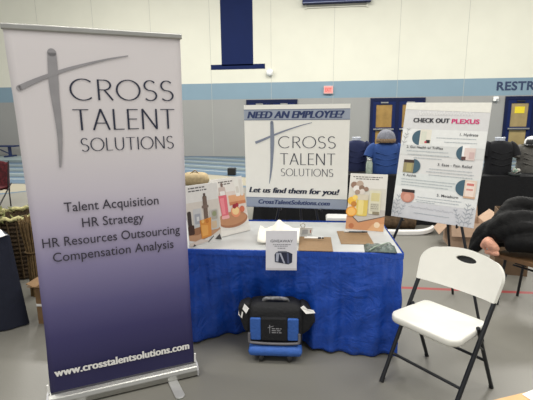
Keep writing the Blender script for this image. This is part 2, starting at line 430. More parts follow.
bq = at(4, 206, 6.9)
t = thing('camping_chair', 'folding camping chair with dark red plaid fabric on the gym floor', 'chair', (-5.97, 6.9, 0), R(8))
M_plaid = mat('red_plaid', (82, 24, 30), .9, var=.6, scale=26)
mb = MB(); rows = []
for i in range(9):
    z = .3+.52*i/8
    rows.append([Vector((-.3+.6*j/10, .03+.05*math.sin(PI*j/10)+.16*(z-.3), z+.015*math.sin(j*1.7+i))) for j in range(11)])
vs = [p for r in rows for p in r]; fs = [(i*11+j, i*11+j+1, i*11+j+12, i*11+j+11) for i in range(8) for j in range(10)]
mb.add(vs, fs, 0, True)
o = obj('backrest', mb, M_plaid, t); s_ = o.modifiers.new('thickness', 'SOLIDIFY'); s_.thickness = .02
o = obj('seat', MB().box((-.28, -.45, .36), (.28, .06, .385)), M_plaid, t, .01)
for x in (-.3, .3):
    obj('leg', MB().tube([(x, -.42, 0), (x, .12, .42)], .012, 8), M_black, t); obj('leg', MB().tube([(x, .02, 0), (x, .03, .45), (x, .12, .83)], .012, 8), M_black, t)

def drape(mbx, x0, x1, y0, y1, ztop, flare=.05, amp=.015, wl=.12, nz=14, zb=.01, front=True, hem=0):
    """A cloth over a table: flat top, sides hanging with soft folds."""
    per = []
    st = .02
    def seg(a, b):
        L = math.hypot(b[0]-a[0], b[1]-a[1]); n = max(2, int(L/st))
        for i in range(n): per.append((a[0]+(b[0]-a[0])*i/n, a[1]+(b[1]-a[1])*i/n))
    seg((x0, y0), (x1, y0)); seg((x1, y0), (x1, y1)); seg((x1, y1), (x0, y1)); seg((x0, y1), (x0, y0))
    n = len(per); cx, cy = (x0+x1)/2, (y0+y1)/2; rings = []
    for k in range(nz+1):
        q = k/nz; z = ztop-(ztop-zb)*q; ring = []
        for i, (x, y) in enumerate(per):
            nx = -1 if abs(x-x0) < 1e-6 else (1 if abs(x-x1) < 1e-6 else 0); ny = -1 if abs(y-y0) < 1e-6 else (1 if abs(y-y1) < 1e-6 else 0)
            cor = min(abs(x-x0), abs(x-x1))+min(abs(y-y0), abs(y-y1))
            fl = flare*q*(1+1.6*math.exp(-(cor/.12)**2))
            s = i*st
            d = fl+amp*q**.7*(math.sin(2*PI*s/wl)+.6*math.sin(2*PI*s/(wl*1.73)+1.1))
            ring.append(Vector((x+nx*d, y+ny*d, z)))
        rings.append(ring)
    mbx.loft(rings, 0, True, False)
    mbx.add(rings[0], [tuple(range(n))], 0)
t = thing('draped_table', 'table at the left under a floor-length dark navy cloth', 'table', (-2.318, 2.79, 0), R(-38))
obj('table_top', MB().box((-1.45, -.72, .70), (-.03, -.03, .728)), M_paper, t)
for x in (-1.3, -.2):
    obj('leg', MB().tube([(x, -.37, 0), (x, -.37, .70)], .02, 8), M_black, t)
tc_ = tag(obj('tablecloth', (lambda m: (drape(m, -1.48, 0, -.75, 0, .735, .018, .010, .16), m)[1])(MB()), mat('navy_tablecloth', (22, 27, 44), .85, bump=.2, bscale=20), None, 0, (-2.318, 2.79, 0), (0, 0, R(-38))),
          'dark navy tablecloth hanging to the floor at the left edge', 'tablecloth')
mb = MB(); g = 6
vs = [(-.12+.24*i/g, -.09+.18*j/g, .012+.012*math.sin(i*1.3+j*.8)) for j in range(g+1) for i in range(g+1)]
mb.add(vs, [(j*(g+1)+i, j*(g+1)+i+1, (j+1)*(g+1)+i+1, (j+1)*(g+1)+i) for j in range(g) for i in range(g)], 0, True)
p = atz(0, 233, .75)
o = tag(obj('paper_napkin', mb, M_paper, None, 0, (p.x-.07, p.y-.03, .737), (0, 0, -.6)), 'crumpled white napkin on the dark navy tablecloth', 'napkin')
s_ = o.modifiers.new('thickness', 'SOLIDIFY'); s_.thickness = .003

# wicker basket
M_wick = mat('dark_wicker', (70, 55, 36), .85, var=.6, scale=40, bump=.6, bscale=70)
p = Vector((-3.03, 3.86, 0))
t = thing('wicker_basket', 'tall dark wicker basket with a leafy lining behind the navy table', 'basket', p)
prof = []
for i in range(57):
    z = .01+.62*i/56; r = .215+.06*(i/56)+.009*math.sin(i*PI*.5)
    prof.append((r, z))
obj('body', MB().lathe(prof+[(.26, .63), (.24, .4), (.2, .05)], 40), M_wick, t)
mb = MB()
for k in range(22):
    a = 2*PI*k/22
    mb.tube([(math.cos(a)*(.223+.06*q), math.sin(a)*(.223+.06*q), .01+.62*q) for q in (0, .5, 1)], .007, 6)
obj('stakes', mb, mat('wicker_stake', (92, 74, 48), .8, var=.3), t)
mb = MB(); rg = random.Random(3)
ring = []
for i in range(48):
    a = 2*PI*i/48; ring.append((math.cos(a)*.275, math.sin(a)*.275, .64+.012*math.sin(i*2.1)))
mb.tube(ring, [.017+.012*rg.random() for _ in ring], 8, closed=True)
o = obj('lining', mb, mat('cream_lining', (186, 180, 128), .9, var=.35, scale=30, bump=.5), t)
mb = MB()
for i in range(60):
    a = rg.uniform(0, 2*PI); rr = rg.uniform(.18, .30); c = Vector((math.cos(a)*rr, math.sin(a)*rr, .65+rg.uniform(-.01, .035)))
    d = Vector((rg.uniform(-1, 1), rg.uniform(-1, 1), rg.uniform(-.3, .6))).normalized()*.045; w = d.cross(Vector((0, 0, 1))).normalized()*.014
    mb.add([c-d, c+w, c+d, c-w], [(0, 1, 2, 3)], 0)
obj('leaves', mb, mat('olive_leaves', (106, 108, 58), .8, var=.3), t)
obj('handle', MB().tube(spline([(.2, -.2, .63), (.24, -.215, .45), (.2, -.22, .25)], 6), .014, 8), mat('tan_handle', (150, 124, 82), .8, var=.3), t)

# tan straw bundle to its right, and the carton on the floor
mb = MB()
for i in range(70):
    a = rg.uniform(0, 2*PI); rr = .075*math.sqrt(rg.random()); x, y = rr*math.cos(a), rr*math.sin(a)
    mb.tube([(x*.8, y*.8, 0), (x*.7, y*.7, .4), (x*1.25, y*1.25, .72+rg.uniform(-.05, .05))], .006, 5)
t = thing('straw_bundle', 'upright bundle of tan straw between wicker basket and banner', 'straw bundle', (-2.56, 3.34, 0))
obj('stalks', mb, mat('straw', (118, 96, 62), .9, var=.35, scale=30), t)
obj('twine', MB().tube([(.066*math.cos(2*PI*i/20), .066*math.sin(2*PI*i/20), .42) for i in range(20)], .007, 6, closed=True), pal((96, 76, 48), .9), t)
def carton(name, label, loc, rz, w, d, h, flaps, group=None, m=None):
    m = m or M_card
    t = thing(name, label, 'cardboard box', loc, rz, group)
    th = .006; mb = MB()
    mb.box((-w/2, -d/2, 0), (w/2, d/2, th)); mb.box((-w/2, -d/2, th), (w/2, -d/2+th, h)); mb.box((-w/2, d/2-th, th), (w/2, d/2, h))
    mb.box((-w/2, -d/2+th, th), (-w/2+th, d/2-th, h)); mb.box((w/2-th, -d/2+th, th), (w/2, d/2-th, h))
    obj('body', mb, m, t)
    for side, ang, L in flaps:
        if side in 'fb':
            s = -1 if side == 'f' else 1
            b = MB().box((-w/2+.003, 0, 0), (w/2-.003, L, th)); o = obj('flap', b, m, t, 0, (0, s*d/2, h))
            o.rotation_euler = (R(ang), 0, 0) if s > 0 else (R(ang), 0, PI)
        else:
            s = -1 if side == 'l' else 1
            b = MB().box((-d/2+.003, 0, 0), (d/2-.003, L, th)); o = obj('flap', b, m, t, 0, (s*w/2, 0, h))
            o.rotation_euler = (R(ang), 0, R(-90) if s > 0 else R(90))
    return t
p = atz(34, 325, 0)
t = carton('cardboard_box', 'tan cardboard box on the floor half hidden behind the tall banner', (p.x+.19, p.y+.15, 0), R(2), .34, .24, .30, [('f', 28, .1), ('r', 70, .1), ('l', 22, .075)], m=mat('brown_card', (128, 100, 68), .85, var=.1))
obj('packing_tape', MB().box((-.17, -.1225, .15), (.17, -.12, .17)), M_paper, t)
bq = atz(232, 175, 0)
tag(obj('equipment_box', MB().box((-.11, -.1, 0), (.11, .1, .2)), M_black, None, .02, (bq.x, bq.y, 0)), 'small black box far off on the gym floor', 'box')
bq = atz(196, 186, 0)
t = thing('duffel_bag', 'rounded tan bag resting on the far gym floor', 'bag', (bq.x, bq.y, 0))
mb = MB(); rings = []
for i in range(13):
    q = i/12; r = .16*(1-abs(2*q-1)**4)**.5+.01
    rings.append([Vector((-.33+.66*q, r*math.cos(a)*1.0, .165+r*math.sin(a)*1.0)) for a in [2*PI*j/18 for j in range(18)]])
mb.loft(rings); obj('body', mb, mat('tan_canvas', (168, 150, 116), .85, var=.15, bump=.3), t)
obj('handle', MB().tube(spline([(-.12, -.1, .28), (0, -.03, .37), (.12, -.1, .28)], 6), .012, 8), mat('dark_tan_strap', (110, 92, 64), .8), t)

# ================================================================== CENTRE: table
TL, TR_ = (-.375, 2.608, 0), R(1.6)
M_top = mat('speckled_white_top', (190, 192, 191), .5, var=.06, scale=9)
t = thing('folding_table', 'white-topped folding table inside the blue plastic skirt', 'table', TL, TR_)
obj('table_top', MB().box((-.915, 0.0, .70), (.915, .76, .743)), M_top, t, .012)
for x in (-.72, .72):
    for y in (.1, .66):
        obj('leg', MB().tube([(x, y, 0), (x, y, .70)], .014, 8), M_black, t)
    obj('crossbar', MB().tube([(x, .1, .25), (x, .66, .25)], .01, 8), M_black, t)
off = [(-.915, .02), (-.505, .10), (-.125, .285), (.04, .30), (.17, .20), (.27, .115), (.36, .06), (.54, .035), (.915, .02)]
path = []
def seg(a, b, st, side):
    L = math.hypot(b[0]-a[0], b[1]-a[1]); n = int(L/st)
    for i in range(n): path.append((a[0]+(b[0]-a[0])*i/n, a[1]+(b[1]-a[1])*i/n, side))
g = .006
seg((-.915-g, -g), (.915+g, -g), .006, 'f'); seg((.915+g, -g), (.915+g, .76+g), .01, 'r'); seg((.915+g, .76+g), (-.915-g, .76+g), .02, 'b'); seg((-.915-g, .76+g), (-.915-g, -g), .02, 'l')
rings = []; NZ = 44; ztop = .738; rg = random.Random(11)
ph = [rg.uniform(0, 6.28) for _ in range(12)]
for k in range(NZ+1):
    q = (k/NZ)**1.05; z = ztop-(ztop-.018)*q; ring = []
    for i, (x, y, side) in enumerate(path):
        s = x if side in 'fb' else y
        # gathered header, then longer and deeper folds towards the hem
        f = .0022*math.sin(s*230+1.5*math.sin(s*31))*max(0, 1-q*7)+.0014*math.sin(s*230)*(1 if q < .06 else 0)
        w1 = math.sin(2*PI*s/.052+1.4*math.sin(s*9+ph[0])+ph[1])*.0045*min(1, q*5)*max(0, 1-q*1.4)
        w2 = math.sin(2*PI*(s+.03*q)/.125+1.6*math.sin(s*5+ph[2])+ph[3])*.013*min(1, q*1.6)
        w3 = math.sin(2*PI*(s-.06*q)/.29+ph[4])*.020*q
        w4 = .006*math.sin(13*z+22*s+ph[5])*q+.004*math.sin(31*z-17*s+ph[6])*min(1, q*3)
        d = f+w1+w2+w3+w4
        if side == 'f':
            b = ease(off, x); ring.append(Vector((x, y+b*q**1.25+d-.012*q, z+(.012*math.sin(s*7)*q if k == NZ else 0))))
        elif side == 'r':
            ring.append(Vector((x-.02*q+d, y, z)))
        elif side == 'b': ring.append(Vector((x, y+d*.6, z)))
        else: ring.append(Vector((x+d*.6, y, z)))
    rings.append(ring)
M_skirt = mat('blue_plastic_film', (27, 78, 182), .22, var=.05, scale=12, bump=.5, bscale=11, spec=.5)
def crinkle(m):
    nt = m.node_tree; b = nt.nodes['Principled BSDF']; bp = [n for n in nt.nodes if n.type == 'BUMP'][0]; tc = [n for n in nt.nodes if n.type == 'TEX_COORD'][0]
    n3 = nn(nt, 'ShaderNodeTexNoise'); n3.inputs['Scale'].default_value = 5.5; n3.inputs['Detail'].default_value = 6; n3.inputs['Roughness'].default_value = .62; n3.inputs['Distortion'].default_value = 2.2
    nt.links.new(tc.outputs['Object'], n3.inputs['Vector']); b2 = nn(nt, 'ShaderNodeBump'); b2.inputs['Strength'].default_value = .55; b2.inputs['Distance'].default_value = .045
    nt.links.new(n3.outputs['Fac'], b2.inputs['Height']); nt.links.new(bp.outputs['Normal'], b2.inputs['Normal']); nt.links.new(b2.outputs['Normal'], b.inputs['Normal'])
crinkle(M_skirt)
sk = tag(obj('table_skirt', MB().loft(rings, 0, True, False), M_skirt, None, 0, TL, (0, 0, TR_)), 'bright blue plastic skirt gathered around the white-topped table', 'table skirt')
s_ = sk.modifiers.new('thickness', 'SOLIDIFY'); s_.thickness = .0012; s_.offset = 1
hb = MB()
hr = []
for z, o_ in ((.752, .0012), (.752, .004), (.742, .006), (.735, .0045), (.728, .006), (.72, .0045), (.712, .003)):
    ring = []
    for i, (x, y, side) in enumerate(path):
        s = x if side in 'fb' else y
        d = o_*.5+.0016*math.sin(s*2*PI/.017+1.1*math.sin(s*23))
        nx, ny = {'f': (0, -1), 'r': (1, 0), 'b': (0, 1), 'l': (-1, 0)}[side]
        ring.append(Vector((x+nx*d, y+ny*d, z-(.0 if side == 'b' else .011))))
    hr.append(ring)
obj('gathered_header', hb.loft(hr, 0, True, False), M_skirt, sk)

# ------------------------------------------------------------------ sign behind the table on its easel
def easel(name, label, loc, rz, zl, top, halfw, lean, hooks, spread=.36, back=.45, group=None, legtop=None):
    """Black folding tripod easel: two front legs, one rear leg, ledge hooks under the board."""
    t = thing(name, label, 'easel', loc, rz, None)
    tz = top; k = math.tan(R(lean))
    for s in (-1, 1):
        b = Vector((s*spread, -k*zl-.02, 0)); a = Vector((s*.03, k*(tz-zl)+.035, tz))
        obj('leg', MB().tube([b, a], .011, 8), M_black, t)
        z = zl; q = z/tz; c = b*(1-q)+a*q
        obj('hook', MB().tube([c, (hooks[0] if s < 0 else hooks[1], -.005, zl-.008), (hooks[0] if s < 0 else hooks[1], -.045, zl-.008), (hooks[0] if s < 0 else hooks[1], -.045, zl+.014)], .007, 8), M_black, t)
    obj('leg', MB().tube([(0, back+.1, 0), (0, k*(tz-zl)+.04, tz-.04)], .011, 8), M_black, t)
    obj('crossbar', MB().tube([(-spread*.55, -.012+.02, zl*.62), (spread*.55, .008, zl*.62)], .007, 8), M_black, t)
    return t
SP = Vector((-.179, 3.5, .80))
es = easel('display_easel', 'black easel behind the table holding the square sign', (SP.x, SP.y+.02, 0), R(-3.9), .82, 1.45, .1, 0, (-.139, .212), .33)
t = thing('square_sign', 'large square white sign with grey-blue bands standing behind the table', 'sign', SP, rot=ytr(-3.9, 0))
obj('panel', MB().prism([(-.445, .028), (.417, .028), (.423, .895), (-.452, .895)], 0, .006), mat('white_sign_board', (236, 235, 228), .5, var=.012), t)
M_band = mat('grey_blue_band', (152, 161, 176), .5, var=.02)
mb = MB(); mb.shape([(-.452, .774), (.4222, .774), (.4225, .853), (-.452, .853)], -.0012)
obj('header_band', mb, M_band, t)
mb = MB(); mb.shape([(-.4445, .032), (.4172, .032), (.4178, .113), (-.4452, .113)], -.0012)
obj('footer_band', mb, M_band, t)
M_rule = pal((92, 104, 128), .5)
for w in (.770, .853): obj('band_rule', MB().shape([(-.452, w), (.4222, w), (.4222, w+.005), (-.452, w+.005)], -.0014), M_rule, t)
for w, h in ((.112, .0035), (.029, .004)): obj('band_rule', MB().shape([(-.4445, w), (.417, w), (.417, w+h), (-.4445, w+h)], -.0014), M_rule, t)
Y = -.0022
M_snavy = mat('sign_navy_ink', (38, 54, 98), .5); M_sdark = mat('sign_dark_ink', (30, 38, 60), .5)
lettering(t, 'NEED AN EMPLOYEE?', -.425, .378, .786, .056, Y, M_snavy, 0, .25, label='navy bold slanted heading', heavy=.010)
lettering(t, 'Let us find them for you!', -.42, .355, .158, .046, Y, M_sdark, 0, .25, w1=.153, heavy=.008)
lettering(t, 'CrossTalentSolutions.com', -.338, .278, .060, .036, Y, M_snavy, .014, .25, heavy=.004)
for s, u0, u1, w0, cap in (('CROSS', -.158, .313, .541, .095), ('TALENT', -.146, .313, .401, .096), ('SOLUTIONS', -.139, .298, .306, .062)):
    mb = MB(); thin_caps(mb, s, u0, u1, w0, cap, Y, 0, .085, .045); obj('lettering', mb, M_sdark, t)
mb = MB()
cv = spline([(-.215, .752), (-.213, .69), (-.212, .60), (-.215, .50), (-.221, .38), (-.232, .285), (-.240, .236)], 6)
mb.ribbon(cv, [.026+.008*min(1, i/10) if i < 14 else max(.004, .034-.0014*(i-14)) for i in range(len(cv))], Y); mb.shape(circle(-.215, .752, .013, 12), Y)
ch = spline([(-.357, .583), (-.29, .609), (-.214, .641), (-.14, .67), (-.063, .697), (.03, .726), (.118, .748)], 6)
mb.ribbon(ch, [.022-.0175*i/(len(ch)-1) for i in range(len(ch))], Y-.0004)
obj('cross_emblem', mb, pal((128, 136, 152), .5), t)

# ------------------------------------------------------------------ counter posters
def poster_board(name, label, loc, rot, w, h, group, back=True, th=.004):
    t = thing(name, label, 'poster', loc, rot=rot, group=group)
    obj('panel', MB().prism([(-w/2, 0), (w/2, 0), (w/2, h), (-w/2, h)], 0, th), M_paper, t)
    return t
def strut(t, w, h, tilt):
    """Fold-out card strut behind a counter poster; its foot reaches the table."""
    k = R(-tilt); d = .14
    y, z = d*math.cos(k), d*math.sin(k)    # table height straight behind the bottom edge, in the board's own axes
    mb = MB().add([(-.02, .006, h*.6), (.02, .006, h*.6), (.035, y, z+.003), (-.035, y, z+.003), (-.02, .009, h*.6), (.02, .009, h*.6), (.035, y+.004, z+.003), (-.035, y+.004, z+.003)],
                  [(0, 1, 2, 3), (7, 6, 5, 4), (0, 4, 5, 1), (1, 5, 6, 2), (2, 6, 7, 3), (3, 7, 4, 0)])
    obj('strut', mb, pal((196, 190, 178), .8), t)
class Pic:
    """Flat print made of coloured shapes, each layer laid a hair over the last."""
    def __init__(s, dim=.93): s.mb, s.mats, s.k, s.dim = MB(), [], 0, dim
    def col(s, c):
        c = tuple(int(v*s.dim) for v in c); m = pal(c, .6, var=.03, scale=30)
        if m not in s.mats: s.mats.append(m)
        return s.mats.index(m)
    def add(s, poly, c): s.k += 1; s.mb.shape(poly, -.0010-.00022*s.k, s.col(c)); return s
    def rect(s, x0, x1, z0, z1, c, r=0): return s.add(rrect(x0, x1, z0, z1, r) if r else [(x0, z0), (x1, z0), (x1, z1), (x0, z1)], c)
    def disc(s, x, z, r, c, rz=None): return s.add(circle(x, z, r, 20, rz=rz), c)
    def lines(s, rows, c, seed=1):
        s.k += 1; rg = random.Random(seed); i = s.col(c)
        for r in rows: small_print(s.mb, *r, -.0010-.00022*s.k, i, rg)
        return s
    def done(s, parent, name='printed_picture'): return obj(name, s.mb, s.mats, parent)
GP = 'counter posters on the white tabletop'
ZT = .7435
tA = poster_board('counter_poster', 'counter poster of iced orange drink and dark bottles, beside the tall banner', (-.759, 2.688, ZT), ytr(50, -5.5), .268, .416, GP); strut(tA, .268, .416, -5.5)
p = Pic()
p.rect(-.132, .132, .004, .412, (232, 230, 226))
p.rect(-.132, .132, .05, .30, (222, 214, 206))
p.lines([(-.105, .035, .391, .008), (-.105, .04, .372, .008)], (84, 82, 84))
p.add([(-.132, .05), (-.132, .10), (.0, .12), (.12, .10), (.13, .085), (.05, .05), (-.06, .028)], (196, 150, 116))
p.add([(-.132, .085), (-.132, .12), (-.02, .13), (.01, .1), (-.06, .075)], (160, 112, 80))
p.rect(-.13, -.1, .11, .245, (58, 46, 44), .012); p.rect(-.132, -.085, .085, .15, (66, 38, 28), .01)
p.rect(-.085, -.018, .13, .255, (206, 206, 208), .01); p.rect(-.075, -.03, .15, .22, (168, 172, 182), .006); p.rect(-.06, -.04, .17, .2, (222, 222, 224))
p.rect(.0, .034, .16, .335, (118, 98, 88), .012); p.rect(.008, .026, .33, .352, (88, 76, 70)); p.rect(-.012, .044, .25, .27, (128, 108, 98), .008)
p.rect(.045, .118, .09, .232, (204, 202, 196), .014); p.rect(.06, .11, .16, .225, (176, 170, 160), .01); p.disc(.085, .20, .018, (150, 158, 120)); p.rect(.055, .1, .1, .15, (214, 190, 160), .01)
p.add([(-.035, .045), (.046, .052), (.055, .18), (-.04, .172)], (222, 146, 62)); p.add([(-.028, .06), (.02, .062), (.024, .13), (-.03, .14)], (236, 172, 88))
p.disc(.02, .158, .014, (200, 120, 40)); p.disc(-.015, .162, .012, (240, 190, 110))
p.add([(-.132, .03), (-.04, .045), (.03, .02), (-.132, .008)], (220, 206, 196))
p.add([(-.11, .006), (-.085, .006), (-.1, .022)], (64, 60, 60)); p.add([(.07, .022), (.128, .008), (.115, .052)], (70, 66, 66)); p.add([(.01, .016), (.06, .05), (.066, .044), (.016, .01)], (110, 106, 104))
p.done(tA)
tB = poster_board('counter_poster', 'counter poster of pink drink, white bottle and fruit standing left of square sign', (-.61, 2.955, ZT), ytr(50, -12.8), .292, .424, GP); strut(tB, .292, .424, -12.8)
p = Pic()
p.rect(-.145, .145, .004, .42, (234, 230, 224)); p.rect(-.145, .145, .14, .32, (226, 212, 204))
p.lines([(-.08, .05, .392, .008), (-.06, .03, .375, .008)], (96, 90, 88))
p.add([(-.01, .235), (.145, .22), (.145, .29), (-.01, .29)], (226, 168, 124)); p.rect(-.01, .145, .215, .24, (206, 132, 92))
p.rect(.062, .105, .275, .415, (238, 236, 230), .012); p.rect(.108, .138, .275, .40, (226, 222, 214), .01); p.rect(.07, .098, .3, .35, (220, 214, 206), .005)
p.add(circle(.0, .11, .14, 26, rz=.058), (168, 116, 84)); p.add(circle(-.005, .12, .135, 26, rz=.05), (192, 138, 102))
p.rect(-.088, -.028, .29, .36, (206, 186, 178), .01); p.rect(-.08, -.036, .30, .33, (236, 232, 228)); p.rect(-.065, -.045, .36, .39, (120, 96, 88), .006)
p.add([(-.095, .14), (-.035, .14), (-.026, .298), (-.1, .298)], (222, 106, 120)); p.add([(-.088, .16), (-.06, .16), (-.055, .28), (-.092, .28)], (236, 140, 150)); p.rect(-.1, -.03, .125, .15, (238, 176, 176), .01)
p.disc(.035, .165, .045, (232, 150, 110), .043); p.disc(.035, .17, .033, (244, 208, 150), .03); p.disc(.03, .205, .018, (150, 34, 48)); p.disc(.055, .212, .016, (170, 40, 56)); p.disc(.098, .175, .024, (206, 110, 80))
p.add([(-.145, .004), (.145, .004), (.145, .06), (.0, .03), (-.145, .05)], (240, 236, 230))
p.done(tB)
tC = poster_board('counter_poster', 'counter poster of orange slices and yellow drink at the right table end', (.349, 3.136, ZT), ytr(-13.6, -22.2), .284, .445, GP); strut(tC, .284, .445, -22.2)
p = Pic()
p.rect(-.14, .14, .003, .442, (228, 225, 218)); p.rect(-.14, .14, .12, .33, (218, 213, 200))
p.lines([(-.118, .105, .415, .007), (-.095, .085, .399, .007)], (92, 88, 84), 3)
p.add([(-.142, .003), (.142, .003), (.142, .13), (-.142, .105)], (206, 146, 100)); p.add([(.02, .003), (.142, .003), (.142, .06), (.06, .055)], (222, 170, 122)); p.disc(.09, .05, .022, (240, 214, 180)); p.disc(-.1, .03, .02, (184, 110, 66))
p.add([(-.12, .122), (-.05, .062), (.142, .12), (.142, .165), (.0, .17)], (196, 190, 182)); p.add([(-.12, .118), (-.05, .058), (.142, .116), (.142, .122), (-.05, .066), (-.112, .122)], (112, 96, 84))
p.rect(-.14, -.06, .13, .25, (238, 222, 196), .01)
for x, z, r, c in ((-.105, .352, .026, (150, 118, 98)), (-.062, .36, .028, (188, 166, 148)), (-.085, .322, .026, (236, 232, 226)), (-.045, .33, .022, (140, 112, 92)), (-.04, .30, .022, (224, 214, 204)), (-.075, .295, .02, (172, 146, 126)), (-.01, .322, .018, (150, 120, 100))): p.disc(x, z, r, c)
p.rect(-.075, .012, .11, .275, (222, 196, 96), .015); p.rect(-.06, -.02, .12, .235, (236, 218, 140), .01); p.rect(-.075, .012, .235, .278, (216, 206, 184), .01)
p.disc(-.112, .225, .032, (240, 190, 60)); p.disc(-.095, .20, .022, (196, 128, 40)); p.disc(-.108, .14, .042, (236, 158, 50), .04); p.disc(-.108, .14, .032, (246, 192, 100), .03); p.disc(-.088, .252, .02, (248, 214, 110))
p.rect(.02, .105, .13, .315, (222, 218, 192), .01); p.rect(.032, .095, .23, .295, (214, 204, 150), .006); p.rect(.032, .095, .15, .215, (200, 196, 176), .006); p.rect(.05, .1, .128, .15, (140, 130, 104))
p.lines([(.035, .092, .2, .006), (.035, .085, .185, .006), (.035, .09, .17, .006)], (150, 146, 130), 8)
p.done(tC)

# giveaway sheet hanging at the table front, the curled sheet behind, tag, clipboards, packet
t = thing('giveaway_sign', 'white giveaway sheet with a bag picture hanging over the table front', 'sign', (-.247, 2.585, .578), rot=ytr(4.6, -3.0))
obj('panel', MB().prism([(-.088, .034), (.114, .034), (.117, .299), (-.086, .299)], 0, .003), mat('pale_lilac_paper', (226, 225, 231), .7, var=.02), t)
lettering(t, 'GIVEAWAY', -.056, .089, .222, .017, -.0012, M_sdark, .0)
p = Pic(); p.lines([(-.04, .075, .205, .005), (-.03, .062, .194, .005), (-.01, .04, .18, .005)], (150, 150, 160), 4)
p.add([(-.028, .09), (.06, .074), (.084, .088), (.086, .145), (.06, .158), (-.02, .155), (-.03, .14)], (40, 46, 70)); p.add([(-.022, .095), (-.006, .092), (.0, .15), (-.02, .15)], (188, 192, 210)); p.add([(.0, .15), (.012, .152), (.04, .08), (.028, .082)], (186, 190, 208)); p.add([(.05, .15), (.06, .152), (.066, .082), (.054, .08)], (96, 104, 136))
p.rect(-.084, .112, .038, .05, (226, 224, 228)); p.rect(-.01, .05, .156, .164, (120, 124, 140), .003)
p.done(t)
# its box holder: a curled sheet standing on the table
p0 = Vector((-.255, 2.80, ZT))
mb = MB(); rows = []
outl = [(-.16, .035), (-.13, .02), (-.06, .052), (-.012, .1), (.03, .062), (.08, .03), (.13, .036)]
rows_lo, rows_hi = [], []
for i in range(25):
    x = -.155+.285*i/24; top = ease([(-.155, .095), (-.12, .07), (-.07, .095), (-.02, .15), (.03, .105), (.08, .075), (.13, .08)], x)
    rows.append([Vector((x, -.09+.24*j/8+.01*math.sin(x*20+j), top*(1-(abs(j-5)/5.6)**2)*.9+.004)) for j in range(9)])
vs = [q for r in rows for q in r]
mb.add(vs, [(i*9+j, (i+1)*9+j, (i+1)*9+j+1, i*9+j+1) for i in range(24) for j in range(8)], 0, True)
o = tag(obj('paper_sheet', mb, mat('cream_sheet', (240, 237, 224), .75, var=.02), None, 0, p0), 'loosely folded cream sheet on the table behind the giveaway sheet', 'paper')
s_ = o.modifiers.new('thickness', 'SOLIDIFY'); s_.thickness = .0015; s_.offset = 1
p = atz(306, 236, ZT)
t = thing('tag_card', 'small white card with looped cord beside left clipboard', 'card', (p.x, p.y+.02, ZT), rot=(R(22), 0, R(8)))
obj('card', MB().prism(rrect(-.045, .045, 0, .07, .012), 0, .003), M_paper, t)
obj('cord', MB().tube(spline([(-.03, -.002, .068), (-.045, 0, .095), (-.025, .0, .108), (-.012, 0, .09), (-.02, 0, .068)], 5), .003, 6), pal((176, 168, 150), .7), t)
p_ = Pic(); p_.rect(.028, .034, .02, .05, (200, 110, 84)); p_.rect(-.03, .012, .014, .052, (206, 206, 208), .004); p_.done(t)
M_board = mat('hardboard_brown', (146, 118, 86), .6, var=.09, scale=40)
def clipboard(label, c, rz):
    t = thing('clipboard', label, 'clipboard', (c[0], c[1], ZT), rz, 'brown clipboards on the white tabletop')
    obj('board', MB().box((-.112, -.16, 0), (.112, .16, .004)), M_board, t, .0015)
    cl = MB(); cl.box((-.06, .118, .004), (.06, .152, .009)); cl.tube([(-.06, .122, .011), (.06, .122, .011)], .007, 10)
    obj('clip', cl, pal((206, 206, 204), .3), t, .001)
    return t
c1 = clipboard('brown clipboard with a white pen, behind the giveaway sheet', (-.015, 2.765), R(1))
c2 = clipboard('brown clipboard with a silver clip, in front of the orange slice poster', (.262, 2.94), R(3))
def pen(label, loc, rz, m):
    t = thing('pen', label, 'pen', loc, rz, 'pens on the clipboards')
    obj('barrel', MB().tube([(-.06, 0, .007), (.06, 0, .007)], .006, 10), m, t)
    obj('cap', MB().tube([(.035, 0, .007), (.075, 0, .007)], [.0072, .005], 10), pal((40, 44, 54), .4), t)
p = atz(313, 238, ZT+.02); pen('white pen across the clip of left brown clipboard', (p.x, p.y, ZT+.014), R(2), M_paper)
p = atz(357, 232, ZT+.02); pen('dark pen across silver clip of right brown clipboard', (p.x, p.y, ZT+.014), R(3), pal((74, 84, 92), .4))
p = atz(380, 247.5, ZT+.01)
t = thing('folded_packet', 'flat grey-green packet on the front right table corner', 'packet', (p.x, p.y, ZT), R(-3))
M_pack = mat('grey_green_film', (76, 90, 84), .4, var=.6, scale=38, bump=.4)
mb = MB(); nx, ny = 22, 10
vs = []
for j in range(ny+1):
    for i in range(nx+1):
        x = -.1+.2*i/nx; y = -.075+.15*j/ny; e = (1-abs(2*i/nx-1)**6)*(1-abs(2*j/ny-1)**6)
        vs.append((x, y, .003+.024*e*(.8+.2*math.sin(i*.9+j*.7))))
mb.add(vs, [(j*(nx+1)+i, j*(nx+1)+i+1, (j+1)*(nx+1)+i+1, (j+1)*(nx+1)+i) for j in range(ny) for i in range(nx)], 0, True)
b = [(-.1, -.075), (.1, -.075), (.1, .075), (-.1, .075)]
mb.add([(x, y, .0) for x, y in b], [(3, 2, 1, 0)], 0)
obj('wrap', mb, M_pack, t)
obj('band', MB().tube(spline([(-.07, -.076, .012), (-.03, -.05, .032), (.02, 0, .034), (.06, .05, .03), (.08, .076, .008)], 5), .004, 6), pal((150, 168, 150), .5), t)

